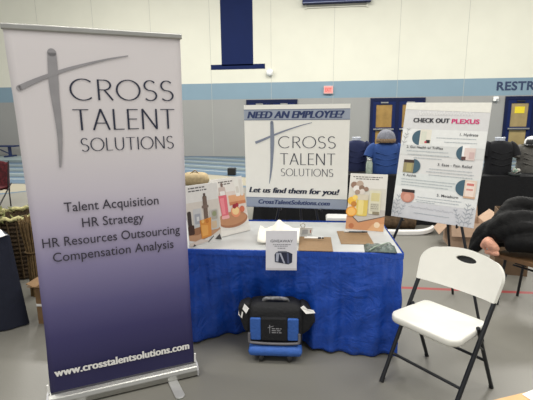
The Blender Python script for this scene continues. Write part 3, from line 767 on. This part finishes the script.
# ------------------------------------------------------------------ rolling cooler bag on the floor
M_bagk = mat('black_bag_nylon', (18, 19, 23), .75, bump=.3, bscale=50)
M_bagb = mat('blue_bag_nylon', (52, 98, 178), .65, bump=.25, bscale=60, var=.1)
t = thing('rolling_bag', 'black and blue rolling bag with white tags in front of the skirt', 'bag', (-.268, 2.515, 0), R(3))
mb = MB(); body = []
for z, w, d0, d1 in ((.045, .16, .03, .19), (.07, .172, .02, .20), (.13, .178, .012, .205), (.25, .180, .010, .205), (.34, .178, .014, .20), (.375, .168, .03, .185), (.39, .13, .06, .16)):
    body.append([Vector((x, y+(d0+d1)/2, z)) for x, y in rrect(-w, w, -(d1-d0)/2, (d1-d0)/2, min(.035, (d1-d0)/2-.005))])
mb.loft(body); obj('body', mb, M_bagk, t)
for x0, x1 in ((-.166, -.094), (.08, .153)):
    obj('side_panel', MB().prism(rrect(x0, x1, .149, .303, .01), -.004, .02), M_bagb, t, .006)['label'] = 'blue side panel'
pk = obj('front_pocket', MB().prism(rrect(-.094, .08, .15, .31, .012), -.012, .02), M_bagk, t, .008)
mb = MB(); mb.ribbon([(-.035, .265), (-.035, .205)], [.006, .003], -.0135); mb.ribbon([(-.048, .245), (-.01, .258)], .004, -.0137)
rg = random.Random(5)
for w in (.236, .222, .208): small_print(mb, -.022, .042, w, .007, -.0135, 0, rg)
obj('emblem', mb, pal((146, 146, 150), .5), pk)
obj('trim_piping', MB().tube(spline([(-.172, -.004, .20), (-.172, -.008, .152), (-.155, -.01, .135), (0, -.012, .13), (.14, -.01, .135), (.158, -.008, .152), (.158, -.004, .20)], 6), .009, 8), pal((104, 102, 106), .5), t)
mb = MB(); bp = []
for z, w, d in ((.046, .155, .04), (.055, .172, .058), (.078, .178, .064), (.102, .172, .056), (.112, .15, .035)):
    bp.append([Vector((x, y, z)) for x, y in rrect(-w, w, -d+.025, .06, .02)])
mb.loft(bp); obj('bottom_pouch', mb, M_bagb, t)['label'] = 'blue bottom pouch'
for s in (-1, 1):
    pts = [(-.252, .365), (-.244, .29), (-.212, .185), (-.165, .165), (-.165, .392), (-.20, .388)] if s < 0 else [(.165, .155), (.222, .20), (.262, .262), (.266, .295), (.21, .375), (.165, .394)]
    o = obj('side_pouch', MB().prism(pts, .035, .15), M_bagk, t, .022, seg=3)
    wd = MB().lathe([(.012, -.014), (.03, -.014), (.032, 0), (.03, .014), (.012, .014)], 18, (0, 0, 0), 0, 1, 1, Matrix.Translation((s*.094, .0, .032)) @ Matrix.Rotation(PI/2, 4, 'Y'))
    w_ = obj('wheel', wd, pal((44, 44, 46), .5), t)
    obj('hub', MB().lathe([(.014, -.016), (.014, .016)], 12, (0, 0, 0), 0, 1, 1, Matrix.Translation((s*.094, .0, .032)) @ Matrix.Rotation(PI/2, 4, 'Y')), pal((130, 130, 130), .4), w_)
    obj('rear_foot', MB().box((s*.13-.02, .15, 0), (s*.13+.02, .18, .06)), M_bagk, t, .006)
M_strap = mat('patterned_webbing', (120, 120, 122), .7, var=.75, scale=45)
obj('carry_handle', MB().tube(spline([(-.085, .09, .375), (-.07, .08, .405), (0, .07, .415), (.07, .08, .405), (.085, .09, .375)], 6), .012, 8), M_strap, t)
for pts in ([(-.205, .03, .388), (-.172, .0, .37), (-.19, -.002, .335), (-.218, .03, .352)], [(-.245, .05, .345), (-.214, .028, .325), (-.222, .03, .285), (-.25, .05, .30)], [(.165, .0, .385), (.2, -.005, .345), (.262, .03, .335), (.25, .035, .352), (.21, .01, .37), (.185, .01, .395)]):
    mb = MB(); k = len(pts); P = [Vector(q) for q in pts]
    mb.add(P+[q+Vector((0, .004, 0)) for q in P], [tuple(range(k-1, -1, -1)), tuple(range(k, 2*k))]+[(i, (i+1) % k, (i+1) % k+k, i+k) for i in range(k)])
    obj('tag', mb, M_paper, t)['label'] = 'white tag'

# ================================================================== RIGHT: product poster on its easel
PP = Vector((.856, 3.251, .795)); PR = ytr(-27.8, -11, 1.4)
t = thing('easel_poster', 'large white poster of numbered products with leaf sprigs on black easel', 'poster', PP, rot=PR)
obj('panel', MB().prism([(-.305, .0), (.305, .0), (.305, .914), (-.305, .914)], 0, .005), mat('poster_paper', (226, 226, 224), .45, var=.015), t)
p = Pic(1.03)
p.rect(-.304, .304, .706, .86, (214, 214, 214)); p.rect(-.304, .304, .50, .58, (214, 216, 214)); p.rect(-.304, .304, .25, .36, (218, 222, 220)); p.rect(-.304, .304, .002, .135, (208, 209, 212)); p.rect(-.304, .304, .58, .706, (228, 230, 228)); p.rect(-.304, .304, .135, .25, (228, 230, 228))
p.add([(-.304, .86), (.304, .84), (.304, .913), (-.304, .913)], (232, 231, 222))
TEAL = (66, 96, 112)
p.add(circle(-.165, .64, .058, 20, 90, 270), TEAL); p.rect(-.165, -.08, .592, .705, (226, 222, 208)); p.rect(-.155, -.115, .62, .69, (214, 216, 200)); p.rect(-.115, -.085, .60, .625, (40, 36, 42)); p.rect(-.125, -.11, .6, .615, (196, 60, 80))
p.add(circle(.17, .54, .055, 20, 90, 270), TEAL); p.rect(.155, .205, .515, .6, (238, 238, 236)); p.rect(.17, .245, .49, .58, (222, 204, 198)); p.rect(.155, .185, .49, .515, (92, 60, 56)); p.rect(.205, .24, .50, .55, (206, 180, 176))
p.add(circle(-.185, .415, .056, 20, -90, 90), TEAL); p.rect(-.26, -.18, .362, .462, (150, 140, 104)); p.rect(-.26, -.18, .44, .463, (62, 46, 42)); p.rect(-.235, -.195, .37, .435, (172, 162, 110))
p.add(circle(.205, .285, .06, 20, 90, 270), TEAL); p.rect(.205, .285, .215, .345, (224, 204, 188)); p.rect(.215, .272, .225, .335, (236, 220, 208)); p.rect(.22, .268, .305, .322, (206, 120, 112)); p.rect(.22, .265, .27, .282, (216, 150, 140)); p.rect(.205, .285, .212, .226, (206, 168, 140))
p.disc(-.195, .175, .054, (196, 134, 116), .05); p.rect(-.245, -.145, .205, .228, (48, 38, 38)); p.disc(-.195, .165, .03, (212, 156, 136))
p.done(t)
lc = pal((176, 184, 188), .6)
rg = random.Random(9)
for para in (((-.04, .243, .642, .005), (.02, .247, .612, .005)), ((-.25, .06, .532, .005), (-.24, .07, .505, .005), (-.19, .02, .48, .005)), ((-.06, .24, .402, .005), (-.08, .255, .38, .005), (-.06, .25, .356, .005)),
             ((-.262, .14, .306, .005), (-.26, .13, .284, .005), (-.26, .1, .262, .005)), ((-.12, .2, .176, .005), (-.13, .19, .154, .005), (-.12, .02, .14, .005)), ((-.13, .13, .05, .005),)):
    for u0, u1, w, h in para: mb = MB(); small_print(mb, u0, u1, w, h, -.0042, 0, rg); obj('small_print', mb, lc, t)
M_pb = pal((46, 46, 54), .55); M_pk = mat('magenta_ink', (214, 44, 118), .5)
Y = -.0046
lettering(t, 'CHECK OUT', -.232, .038, .760, .032, Y, M_pb, .012, heavy=.004)
lettering(t, 'PLEXUS', .052, .242, .758, .032, Y, M_pk, .012, heavy=.003, label='magenta word in the heading')
for s, u0, u1, w in (('1. Hydrate', .123, .247, .667), ('2. Gut Health w/ TriPlex', -.255, .02, .556), ('3. Ease - Pain Relief', -.004, .238, .433), ('4. Active', -.255, -.152, .332), ('5. Metaburn', .022, .174, .2)):
    lettering(t, s, u0, u1, w, .019, Y, M_pb, .01)
mb = MB()
sx_ = spline([(-.18+.0084*i, .094-.00012*i+(.006 if i % 2 else -.004)+(.009 if i % 7 == 3 else 0)) for i in range(41)], 3)
mb.ribbon(sx_, .0018, Y); obj('script_line', mb, pal((158, 158, 166), .6), t)
mb = MB(); mb2 = spline([(-.2+.01*i, .826+(.011 if i % 2 else -.009)+(.012 if i % 6 == 1 else 0)) for i in range(41)], 3)
mb.ribbon(mb2, .005, -.0042); obj('faint_script', mb, pal((236, 236, 234), .6), t)
mb = MB()
def sprig(bx, bz, hgt, lean, n, sc):
    st = spline([(bx, bz), (bx+lean*.4, bz+hgt*.5), (bx+lean, bz+hgt)], 6); mb.ribbon(st, .0025, -.0044)
    for i in range(1, n+1):
        q = st[min(len(st)-1, int(i*len(st)/(n+1)))]
        for s in (-1, 1):
            a = R(90-lean*200+s*48); L = sc*(1-.4*i/n)
            e = (q[0]+math.cos(a)*L, q[1]+math.sin(a)*L); mb.ribbon([q, ((q[0]+e[0])/2, (q[1]+e[1])/2), e], [.002, .006, .0015], -.0044)
M_sprig = pal((168, 174, 181), .6)
for grp in (((-.28, .005, .18, .02, 5, .045), (-.25, .005, .14, .06, 4, .035), (-.296, .01, .12, -.0, 3, .02)), ((.235, .005, .17, .015, 5, .045), (.21, .004, .12, -.05, 4, .035), (.265, .004, .15, .02, 4, .03))):
    mb = MB()
    for a in grp: sprig(*a)
    obj('leaf_sprig', mb, M_sprig, t)
mb = MB(); sprig(-.285, .575, .14, .03, 4, .035)
obj('leaf_sprig', mb, pal((180, 182, 182), .6), t)

M_ez = M_black
t = thing('display_easel', 'black tripod easel holding the large product poster', 'easel', (PP.x, PP.y, 0), R(-27.8))
k = math.tan(R(11)); zl = .795
def onlean(x, z, dy=.02): return Vector((x, (z-zl)*k+dy, z))
for s in (-1, 1):
    obj('leg', MB().tube([onlean(s*.45, 0, .02), onlean(s*.02, 1.48)], .0105, 8), M_ez, t)
    hx = s*.2-.005
    obj('hook', MB().tube([onlean(hx, zl-.02, .02), onlean(hx, zl-.012, .012), onlean(hx, zl-.012, -.03), onlean(hx, zl+.012, -.032)], .006, 8), M_ez, t)
obj('leg', MB().tube([Vector((.1, .61, 0)), onlean(0, 1.45, .03)], .0105, 8), M_ez, t)

# ------------------------------------------------------------------ folding chair
CYAW = -46.1
t = thing('folding_chair', 'white plastic folding chair on black metal legs before the easel', 'chair', (.712, 2.355, 0), R(CYAW))
M_plast = mat('white_chair_plastic', (236, 235, 226), .42, var=.012, bump=.05, bscale=200)
M_tube = mat('charcoal_tube', (34, 36, 40), .35, .3)
FF = lambda s: Vector((s*.221, -.218, 0)); TB = lambda s: Vector((s*.238, .239, .775))
ltop = .64/.775
for s in (-1, 1):
    f = obj('leg', MB().tube([FF(s)+Vector((0, 0, .006)), FF(s)*(1-ltop)+TB(s)*ltop, FF(s)*.05+TB(s)*.95], .0125, 12), M_tube, t)
    obj('foot_cap', MB().tube([FF(s), FF(s)*.965+TB(s)*.035], .0145, 12), M_black, f)
    a = Vector((s*.205, .035, .455)); b = Vector((s*.214, .255, 0))
    r = obj('leg', MB().tube([b+Vector((0, 0, .006)), a], .0115, 12), M_tube, t)
    obj('foot_cap', MB().tube([b, b*.965+a*.035], .0135, 12), M_black, r)
    obj('link_bar', MB().tube([FF(s)*.52+TB(s)*.48, Vector((s*.21, .11, .30))], .006, 8), M_tube, t)
q = .16/.775
obj('crossbar', MB().tube([FF(-1)*(1-q)+TB(-1)*q, FF(1)*(1-q)+TB(1)*q], .009, 10), M_tube, t)
obj('crossbar', MB().tube([(-.209, .145, .22), (.209, .145, .22)], .009, 10), M_tube, t)
def seat_outline(w0, w1, y0, y1, r, n=8):
    p = []
    for cx, cy, a in ((w0-r, y0+r, -90), (w1-r*.6, y1-r*.6, 0), (-w1+r*.6, y1-r*.6, 90), (-w0+r, y0+r, 180)):
        rr = r if cy < 0 else r*.6
        p += [(cx+rr*math.cos(R(a+90*i/n)), cy+rr*math.sin(R(a+90*i/n))) for i in range(n+1)]
    # front edge bows forward
    return [(x, y-(.022*(1-(x/w0)**2) if y < -.05 else 0)) for x, y in p]
ol = seat_outline(.212, .198, -.195, .165, .055)
def sring(scale, dz, dip=0): return [Vector((x*scale, (y+.015)*scale-.015, .425+dz-.018*(y+.195)+dip)) for x, y in ol]
mb = MB()
mb.loft([sring(.93, -.012), sring(.985, -.012), sring(1.0, -.002), sring(1.0, .018), sring(.985, .026), sring(.95, .028), sring(.8, .024), sring(.5, .018), sring(.2, .015), sring(.02, .015)], 0, True, True)
obj('seat', mb, M_plast, t)
# back: curved panel with a hand hole
def back_pt(x, z):
    q = (z-.585)/.23
    return x, .125+.098*q+.045*(x/.25)**2*-1+.036, z
H0, H1, HW = .585, .806, .256
outl = []
def bw(z): return HW-.012*(1-(z-H0)/(H1-H0))
pts = [(-bw(H0)+.02, H0)]
def backpoly():
    p = []
    for i in range(13): p.append((-.222+.444*i/12, H0+.006*(1-(2*i/12-1)**2)*-1))
    p += [(.236+.008*math.cos(R(-90+90*i/4)), H0+.008+.008*math.sin(R(-90+90*i/4))) for i in range(5)]
    p += [(.250, H0+.07), (.254, H0+.115)]
    for i in range(13):
        a = R(0+90*i/12); p.append((.164+.09*math.cos(a), .700+.088*math.sin(a)))
    for i in range(1, 12): x = .164-.328*i/12; p.append((x, .788+.02*(1-(x/.164)**2)))
    for i in range(13):
        a = R(90+90*i/12); p.append((-.164+.09*math.cos(a), .700+.088*math.sin(a)))
    p += [(-.254, H0+.115), (-.250, H0+.07)]
    p += [(-.236+.008*math.cos(R(180+90*i/4)), H0+.008+.008*math.sin(R(180+90*i/4))) for i in range(5)]
    return p
bp = backpoly()
import bmesh
def cut_panel(poly, hole, cell, fn, th):
    """Grid clipped to an outline with a hole, bent by fn and thickened."""
    cu = bpy.data.curves.new('outline', 'CURVE'); cu.dimensions = '2D'; cu.fill_mode = 'FRONT'
    for pl in (poly, hole):
        sp = cu.splines.new('POLY'); sp.points.add(len(pl)-1)
        for q, (x, z) in zip(sp.points, pl): q.co = (x, z, 0, 1)
        sp.use_cyclic_u = True
    o = bpy.data.objects.new('outline', cu); C.objects.link(o)
    dg = bpy.context.evaluated_depsgraph_get(); dg.update()
    me = bpy.data.meshes.new_from_object(o.evaluated_get(dg)); bpy.data.objects.remove(o); bpy.data.curves.remove(cu)
    bm = bmesh.new(); bm.from_mesh(me); bpy.data.meshes.remove(me)
    xs = [v.co.x for v in bm.verts]; x0, x1 = min(xs), max(xs)
    x = x0+cell
    while x < x1-.001:
        bmesh.ops.bisect_plane(bm, geom=bm.verts[:]+bm.edges[:]+bm.faces[:], plane_co=(x, 0, 0), plane_no=(1, 0, 0)); x += cell
    bmesh.ops.remove_doubles(bm, verts=bm.verts[:], dist=1e-5)
    m = MB(); idx = {}
    for v in bm.verts: idx[v.index] = None
    bm.verts.index_update()
    vs = [fn(v.co.x, v.co.y) for v in bm.verts]; fs = [tuple(v.index for v in f.verts) for f in bm.faces]
    bm.free(); m.add(vs, fs, 0, False); return m
mb = cut_panel(bp, circle(.012, .752, .064, 20, rz=.0185), .016, back_pt, .02)
o = obj('backrest', mb, M_plast, t); s_ = o.modifiers.new('thickness', 'SOLIDIFY'); s_.thickness = .022; s_.offset = 0
hp = back_pt(.012, .752); gm = MB().prism(circle(0, 0, .07, 20, rz=.024), .0, .004); g_ = obj('hand_hole_shade', gm, M_black, t, 0, (hp[0], hp[1]+.012, hp[2])); g_.rotation_euler = (-.42, 0, 0)  # black plate stands in for the shade inside the hand hole
b_ = o.modifiers.new('edge', 'BEVEL'); b_.width = .006; b_.segments = 3; b_.limit_method = 'ANGLE'; b_.angle_limit = R(50)

# ------------------------------------------------------------------ clothing booth behind
BT = Vector((.2, 6.25, 0))
t = thing('draped_table', 'long clothing-stall table under a floor-length black cloth', 'table', BT)
obj('table_top', MB().box((-1.1, .03, .70), (4.9, .72, .727)), M_paper, t)
for x in (-1.0, 1.0, 2.9, 4.8): obj('leg', MB().tube([(x, .37, 0), (x, .37, .70)], .02, 8), M_black, t)
mb = MB(); drape(mb, -1.12, 4.95, 0, .75, .735, .03, .014, .19)
tag(obj('tablecloth', mb, M_blackcloth, None, 0, BT), 'black floor-length cloth under the displayed shirts', 'tablecloth')
M_ring = mat('clear_neck_ring', (196, 202, 212), .25, var=.1)
def shirt_form(label, px0, px1, ptop, pbot, col, Yd, ring=True):
    a, b = at(px0, ptop, Yd), at(px1, ptop, Yd); w = (b.x-a.x); cx = (a.x+b.x)/2; zs = a.z; zb = .736
    t = thing('display_torso', label, 'shirt display', (cx, Yd, zb), 0, 'shirts displayed on the black-draped table')
    H_ = zs-zb; m = mat('tee_fabric', col, .9, var=.1, scale=10, bump=.25, bscale=16)
    mb = MB(); rings = []
    tw = w*.40
    rgx = random.Random(int(px0))
    for q, rx, ry in ((0, tw, .12), (.12, tw*1.02, .13), (.35, tw*1.0, .13), (.6, tw*1.02, .135), (.78, tw*1.06, .13), (.9, tw*1.0, .11), (.965, tw*.74, .09), (1.0, tw*.42, .07), (1.015, tw*.36, .06)):
        rings.append([Vector((rx*math.cos(x)*(1+.02*math.sin(5*x+q*9)), ry*math.sin(x)*(1+.05*math.sin(7*x-q*14)), q*H_)) for x in [2*PI*j/36 for j in range(36)]])
    mb.loft(rings)
    for s in (-1, 1):
        mb.tube(spline([(s*tw*.72, 0, H_*.90), (s*tw*1.02, -.01, H_*.80), (s*w*.49, -.03, H_*.56)], 5), [.06+.012*i/10 for i in range(11)], 14)
    # wrinkle swags across the chest
    for i in range(3):
        z = H_*(.3+.18*i); mb.tube(spline([(-tw*.75, -.112, z+.03), (0, -.128, z-.012), (tw*.75, -.112, z+.03)], 6), .009, 6)
    obj('shirt', mb, m, t)
    if ring:
      nr = MB().lathe([(.07, 0), (.066, .03), (.074, .05), (.066, .055), (.058, .03), (.06, 0)], 24, (0, 0, H_), 0, 1, .8)
      obj('neck_ring', nr, M_ring, t)
    return t, Vector((cx, Yd, zs))
YB = 6.52
shirt_form('dark navy shirt on a display torso, right beside the square sign', 343, 370, 140.5, 178, (36, 44, 80), 6.76)
_, bz = shirt_form('bright blue shirt on a display torso, under the grey knit hat', 368, 404, 143, 178, (44, 76, 138), 6.5, False)
shirt_form('black shirt on a display torso, just right of the product poster', 483, 517, 141, 178, (21, 22, 26), 6.5)
_, gz = shirt_form('charcoal grey shirt on a display torso, under the black-and-white cap', 515, 549, 145, 178, (104, 102, 97), 6.76, False)
t = thing('knit_hat', 'grey and tan knit hat perched on the bright blue shirt', 'hat', (bz.x, bz.y, bz.z+.012))
obj('crown', MB().lathe([(.12, 0), (.135, .03), (.135, .07), (.125, .11), (.10, .15), (.06, .178), (.012, .188)], 28), mat('grey_knit', (134, 136, 146), .9, var=.2, scale=50, bump=.5, bscale=90), t)
obj('brim_band', MB().lathe([(.122, -.005), (.142, .0), (.143, .05), (.136, .055)], 28, cap=False), mat('tan_knit', (140, 118, 92), .9, var=.3, scale=50, bump=.5, bscale=90), t)
t = thing('baseball_cap', 'black and white cap on the charcoal grey shirt', 'cap', (gz.x, gz.y, gz.z+.012), R(-20))
obj('crown', MB().lathe([(.105, 0), (.105, .03), (.095, .07), (.065, .105), (.02, .12)], 24), pal((226, 226, 226), .8), t)
mb = MB(); vs = []; 
for i in range(9):
    a = R(200+140*i/8); vs += [(.1*math.cos(a), .1*math.sin(a), .012), (.15*math.cos(a), .12*math.sin(a)-.07*math.sin(PI*i/8), -.005)]
mb.add(vs, [(2*i, 2*i+1, 2*i+3, 2*i+2) for i in range(8)], 0, True)
o = obj('brim', mb, M_black, t); s_ = o.modifiers.new('thickness', 'SOLIDIFY'); s_.thickness = .006
obj('front_panel', MB().loft([[Vector((.107*math.cos(a)*k_, .107*math.sin(a)*k_, z)) for a in [R(215+110*i/8) for i in range(9)]] for z, k_ in ((.004, 1), (.04, .98), (.075, .87))], 0, True, False, False), M_black, t)
# trinket bowl and jar between shirts
p = at(513, 176, 6.42); rg = random.Random(21)
t = thing('trinket_tray', 'small dark tray of pale trinkets between black and grey shirts', 'tray', (p.x-.03, 6.31, .737))
obj('tray', MB().lathe([(.05, 0), (.075, .012), (.082, .04), (.076, .04), (.07, .015)], 20), pal((60, 66, 66), .5), t)
mb = MB(); cs = [(190, 206, 190), (216, 180, 170), (220, 216, 206), (150, 176, 160)]
for i in range(16):
    a = rg.uniform(0, 6.28); r = rg.uniform(0, .055); mb.sphere((r*math.cos(a), r*math.sin(a), .035+rg.uniform(0, .06)), .022, 8, i % 4)
obj('trinkets', mb, [pal(c, .5) for c in cs], t)['kind'] = 'stuff'
p = at(369, 166, 6.42)
t = thing('glass_jar', 'pale green glass jar between navy and bright blue shirts', 'jar', (p.x, 6.38, .737))
obj('jar', MB().lathe([(.045, 0), (.05, .02), (.05, .16), (.038, .19), (.038, .21)], 18), pal((168, 182, 168), .3, var=.3, scale=30), t)
obj('lid', MB().lathe([(.042, .205), (.042, .23), (.03, .235)], 18), M_alu, t)

# low things on the floor between the booth and the table
p = atz(392, 231, 0)
t = thing('wooden_log', 'long brown wooden log lying before the black stall cloth', 'log', (1.30, 6.02, .0))
mb = MB(); rings = []
for i in range(15):
    x = -.55+.62*i/14; r = .088+.005*math.sin(i*1.9)
    rings.append([Vector((x, r*math.cos(a)*(1+.05*math.sin(3*a+i*.5)), .092+r*math.sin(a)*(1+.04*math.sin(4*a+1.7*i)))) for a in [2*PI*j/16 for j in range(16)]])
mb.loft(rings); obj('bark', mb, mat('bark', (84, 66, 46), .9, var=.4, scale=22, bump=.7, bscale=30), t)
obj('cut_end', MB().lathe([(.08, 0), (.08, .012), (.01, .014)], 16, M=Matrix.Translation((.065, 0, .092)) @ Matrix.Rotation(PI/2, 4, 'Y')), mat('cut_wood', (150, 122, 84), .8, var=.2), t)
mb = MB(); pts = spline([(-.62, 0, .03), (-.2, -.02, .028), (.2, .0, .03), (.36, .05, .045), (.44, .1, .075)], 6)
rings = [[Vector((q[0], q[1]+dy, q[2]+dz)) for dy, dz in ((-.05, -.028), (.05, -.028), (.05, .028), (-.05, .028))] for q in pts]
mb.loft(rings, 0, False); tag(obj('plastic_rail', mb, M_paper, None, .008, (1.14, 5.72, 0)), 'long white plastic rail on the floor in front of log', 'rail')
carton('cardboard_box', 'open tan cardboard box with folded flaps under the product poster', (1.82, 5.34, 0), R(-4), .40, .36, .31, [('f', -66, .17), ('l', -52, .2), ('b', 66, .17), ('r', 40, .17)])
p = atz(338, 222, 0)
t = thing('storage_tote', 'pale grey storage tote on the floor behind the square sign', 'storage tote', (.27, 5.55, 0))
mb = MB(); mb.loft([[Vector((x, y, z)) for x, y in rrect(-w, w, -w*.8, w*.8, .03)] for z, w in ((0, .13), (.2, .15), (.24, .152))]); obj('body', mb, pal((176, 176, 172), .5), t)
mb = MB(); mb.loft([[Vector((x, y, z)) for x, y in rrect(-w, w, -w*.8, w*.8, .03)] for z, w in ((.235, .165), (.26, .165), (.275, .15))]); obj('lid', mb, pal((196, 196, 192), .5), t)

# ------------------------------------------------------------------ low bench with jacket
BA = math.atan2(-.78, .625)
bo = Vector((1.58, 3.43, 0))
t = thing('low_table', 'low wooden bench on black metal legs under the jacket', 'bench', bo, BA)
M_wood = mat('tan_wood', (122, 92, 62), .55, var=.15, scale=9)
obj('top', MB().box((-.17, 0, .425), (1.3, .42, .46)), M_wood, t, .004)
obj('leg', MB().tube([(-.1, .05, .42), (-.13, .05, .0)], .012, 8), M_black, t)
obj('leg', MB().tube([(-.1, .37, .42), (-.13, .37, .0)], .012, 8), M_black, t)
obj('leg', MB().tube([(1.2, .05, .42), (1.2, .05, .0)], .012, 8), M_black, t)
obj('leg', MB().tube([(1.2, .37, .42), (1.2, .37, .0)], .012, 8), M_black, t)
obj('brace_bar', MB().tube([(-.115, .21, .33), (1.2, .21, .30)], .009, 8), M_black, t)
obj('latch', MB().box((-.02, .04, .40), (.07, .1, .426)), M_black, t, .006)
def blob(name, caps, vox, m, parent, rel, quilt=.035):
    """One continuous cloth lump from overlapping padded tubes."""
    mb = MB()
    for pts, r in caps: mb.tube(spline(pts, 8), [(r[0]+(r[1]-r[0])*math.sin(PI*i/(8*(len(pts)-1))))*(1+quilt*math.sin(i*1.57+len(pts))) for i in range(8*(len(pts)-1)+1)], 14)
    o = obj(name, mb, m, None)
    rm = o.modifiers.new('merge', 'REMESH'); rm.mode = 'VOXEL'; rm.voxel_size = vox; rm.use_smooth_shade = True
    sm = o.modifiers.new('soft', 'SMOOTH'); sm.factor = .5; sm.iterations = 10
    bake(o); o.parent = parent
    o.data.transform(Matrix.Translation(-Vector(rel)))
    return o
def J(px, py, Yd): q = at(px, py, Yd); return (q.x, q.y, q.z)
jo = Vector((1.72, 3.62, .448))
JO = Vector((1.72, 3.62, .460))
t = thing('puffer_jacket', 'heaped black quilted jacket with peach lining on low wooden bench', 'jacket', JO)
caps = [
 ([J(492, 236, 3.62), J(505, 216, 3.66), J(516, 206, 3.7), J(540, 208, 3.7), J(570, 212, 3.7)], (.055, .07)),
 ([J(494, 226, 3.72), J(508, 212, 3.76), J(522, 209, 3.8), J(550, 214, 3.8)], (.05, .06)),
 ([J(488, 240, 3.6), J(500, 226, 3.58), J(516, 220, 3.58), J(545, 222, 3.58), J(575, 226, 3.58)], (.06, .075)),
 ([J(494, 238, 3.56), J(508, 233, 3.53), J(524, 230, 3.5), J(548, 234, 3.5)], (.065, .078)),
 ([J(506, 246, 3.5), J(520, 245, 3.44), J(535, 246, 3.4), J(560, 250, 3.4)], (.065, .075)),
 ([J(472, 252, 3.66), J(477, 240, 3.66), J(484, 231, 3.66), J(497, 224, 3.66), J(512, 222, 3.66)], (.035, .055)),
 ([J(472, 253, 3.64), J(478, 246, 3.62), J(486, 238, 3.62), J(500, 236, 3.6)], (.035, .05)),
 ([J(508, 236, 3.68), J(530, 234, 3.68), J(560, 238, 3.68)], (.09, .1)),
 ([J(486, 246, 3.66), J(500, 240, 3.66), J(520, 242, 3.6), J(545, 246, 3.56)], (.06, .075)),
 ([J(497, 230, 3.7), J(530, 223, 3.72), J(565, 227, 3.72)], (.095, .105)),
 ([J(482, 243, 3.68), J(492, 233, 3.68), J(508, 226, 3.68)], (.05, .075)),
 ([J(503, 222, 3.7), J(520, 222, 3.7), J(550, 226, 3.68)], (.07, .085)),
]
obj_j = blob('shell', caps, .011, mat('black_quilted_shell', (9, 9, 10), .7, var=.2, bump=.45, bscale=24, spec=.25), t, jo)
caps = [([J(482, 249, 3.56), J(487, 244, 3.54), J(493, 248, 3.50), J(498, 252, 3.49)], (.02, .042)),
        ([J(485, 253, 3.55), J(491, 254, 3.5), J(499, 256, 3.46)], (.016, .022)), ([J(483, 243, 3.56), J(489, 240, 3.55), J(494, 243, 3.53)], (.01, .022))]
blob('lining', caps, .006, mat('peach_lining', (240, 178, 150), .7, var=.2, scale=14, bump=.4), t, jo)['label'] = 'peach inner lining'
p = at(494, 208, 4.25)
carton('cardboard_box', 'tall brown cardboard box standing behind the heaped black jacket', (p.x+.26, 4.42, 0), R(-12), .30, .28, p.z-.05, [], m=mat('dark_brown_card', (112, 90, 68), .85, var=.1))  # darker brown than the other cardboard boxes

# ------------------------------------------------------------------ near table corner, bottom right
a, b = atz(496, 398.6, .74), atz(533, 389.8, .74); ang = math.atan2(b.y-a.y, b.x-a.x)
t = thing('wooden_table', 'wood-topped table corner at the bottom right edge of view', 'table', (a.x, a.y, 0), ang)
obj('table_top', MB().box((-.05, -.55, .705), (1.2, 0, .74)), mat('honey_wood', (206, 164, 110), .5, var=.15, scale=8), t, .004)
for x, y in ((.02, -.06), (1.12, -.06), (.02, -.48), (1.12, -.48)): obj('leg', MB().tube([(x, y, 0), (x, y, .70)], .015, 8), M_black, t)
p = atz(529, 396.5, .7415)
mb = MB().box((-.08, -.14, 0), (.16, .0, .0015))
q = atz(522, 394.5, .741)
tag(obj('paper_sheet', MB().box((0, -.2, 0), (.22, 0, .002)), M_paper, None, 0, (q.x, q.y-.0, .7405), (0, 0, ang+R(8))), 'white paper on the wood-topped table at bottom right', 'paper')

# ================================================================== CAMERA, LIGHT
cam = bpy.data.cameras.new('camera'); cam.sensor_width = 36; cam.lens = FPX/533*36; cam.clip_start = .02; cam.clip_end = 200
co = bpy.data.objects.new('camera', cam); C.objects.link(co)
co.matrix_world = Matrix.Translation((0, 0, CH)) @ Matrix.Rotation(PHI, 4, 'Z') @ Matrix.Rotation(PI/2-PITCH, 4, 'X') @ Matrix.Rotation(ROLL, 4, 'Z')
bpy.context.scene.camera = co
w = bpy.data.worlds.new('gym_air'); bpy.context.scene.world = w; w.use_nodes = True
bg = w.node_tree.nodes['Background']; bg.inputs['Color'].default_value = (1.0, .985, .95, 1); bg.inputs['Strength'].default_value = .52
for i, (x, y, e) in enumerate([(-5, 2.5, 120), (0, 2.0, 110), (5, 2.5, 120), (-7, 11, 560), (0, 11, 560), (7, 11, 560), (-3, -1.5, 130), (3, -1.5, 130)]):
    l = bpy.data.lights.new('gym_lamp', 'AREA'); l.shape = 'RECTANGLE'; l.size = 3.2; l.size_y = 1.2; l.energy = e; l.color = (1, .97, .91)
    o = bpy.data.objects.new('gym_lamp', l); C.objects.link(o); o.location = (x, y, 7.4)
vs_ = bpy.context.scene.view_settings
vs_.view_transform = 'Standard'; vs_.look = 'None'; vs_.gamma = 1; vs_.exposure = .2; vs_.use_curve_mapping = False
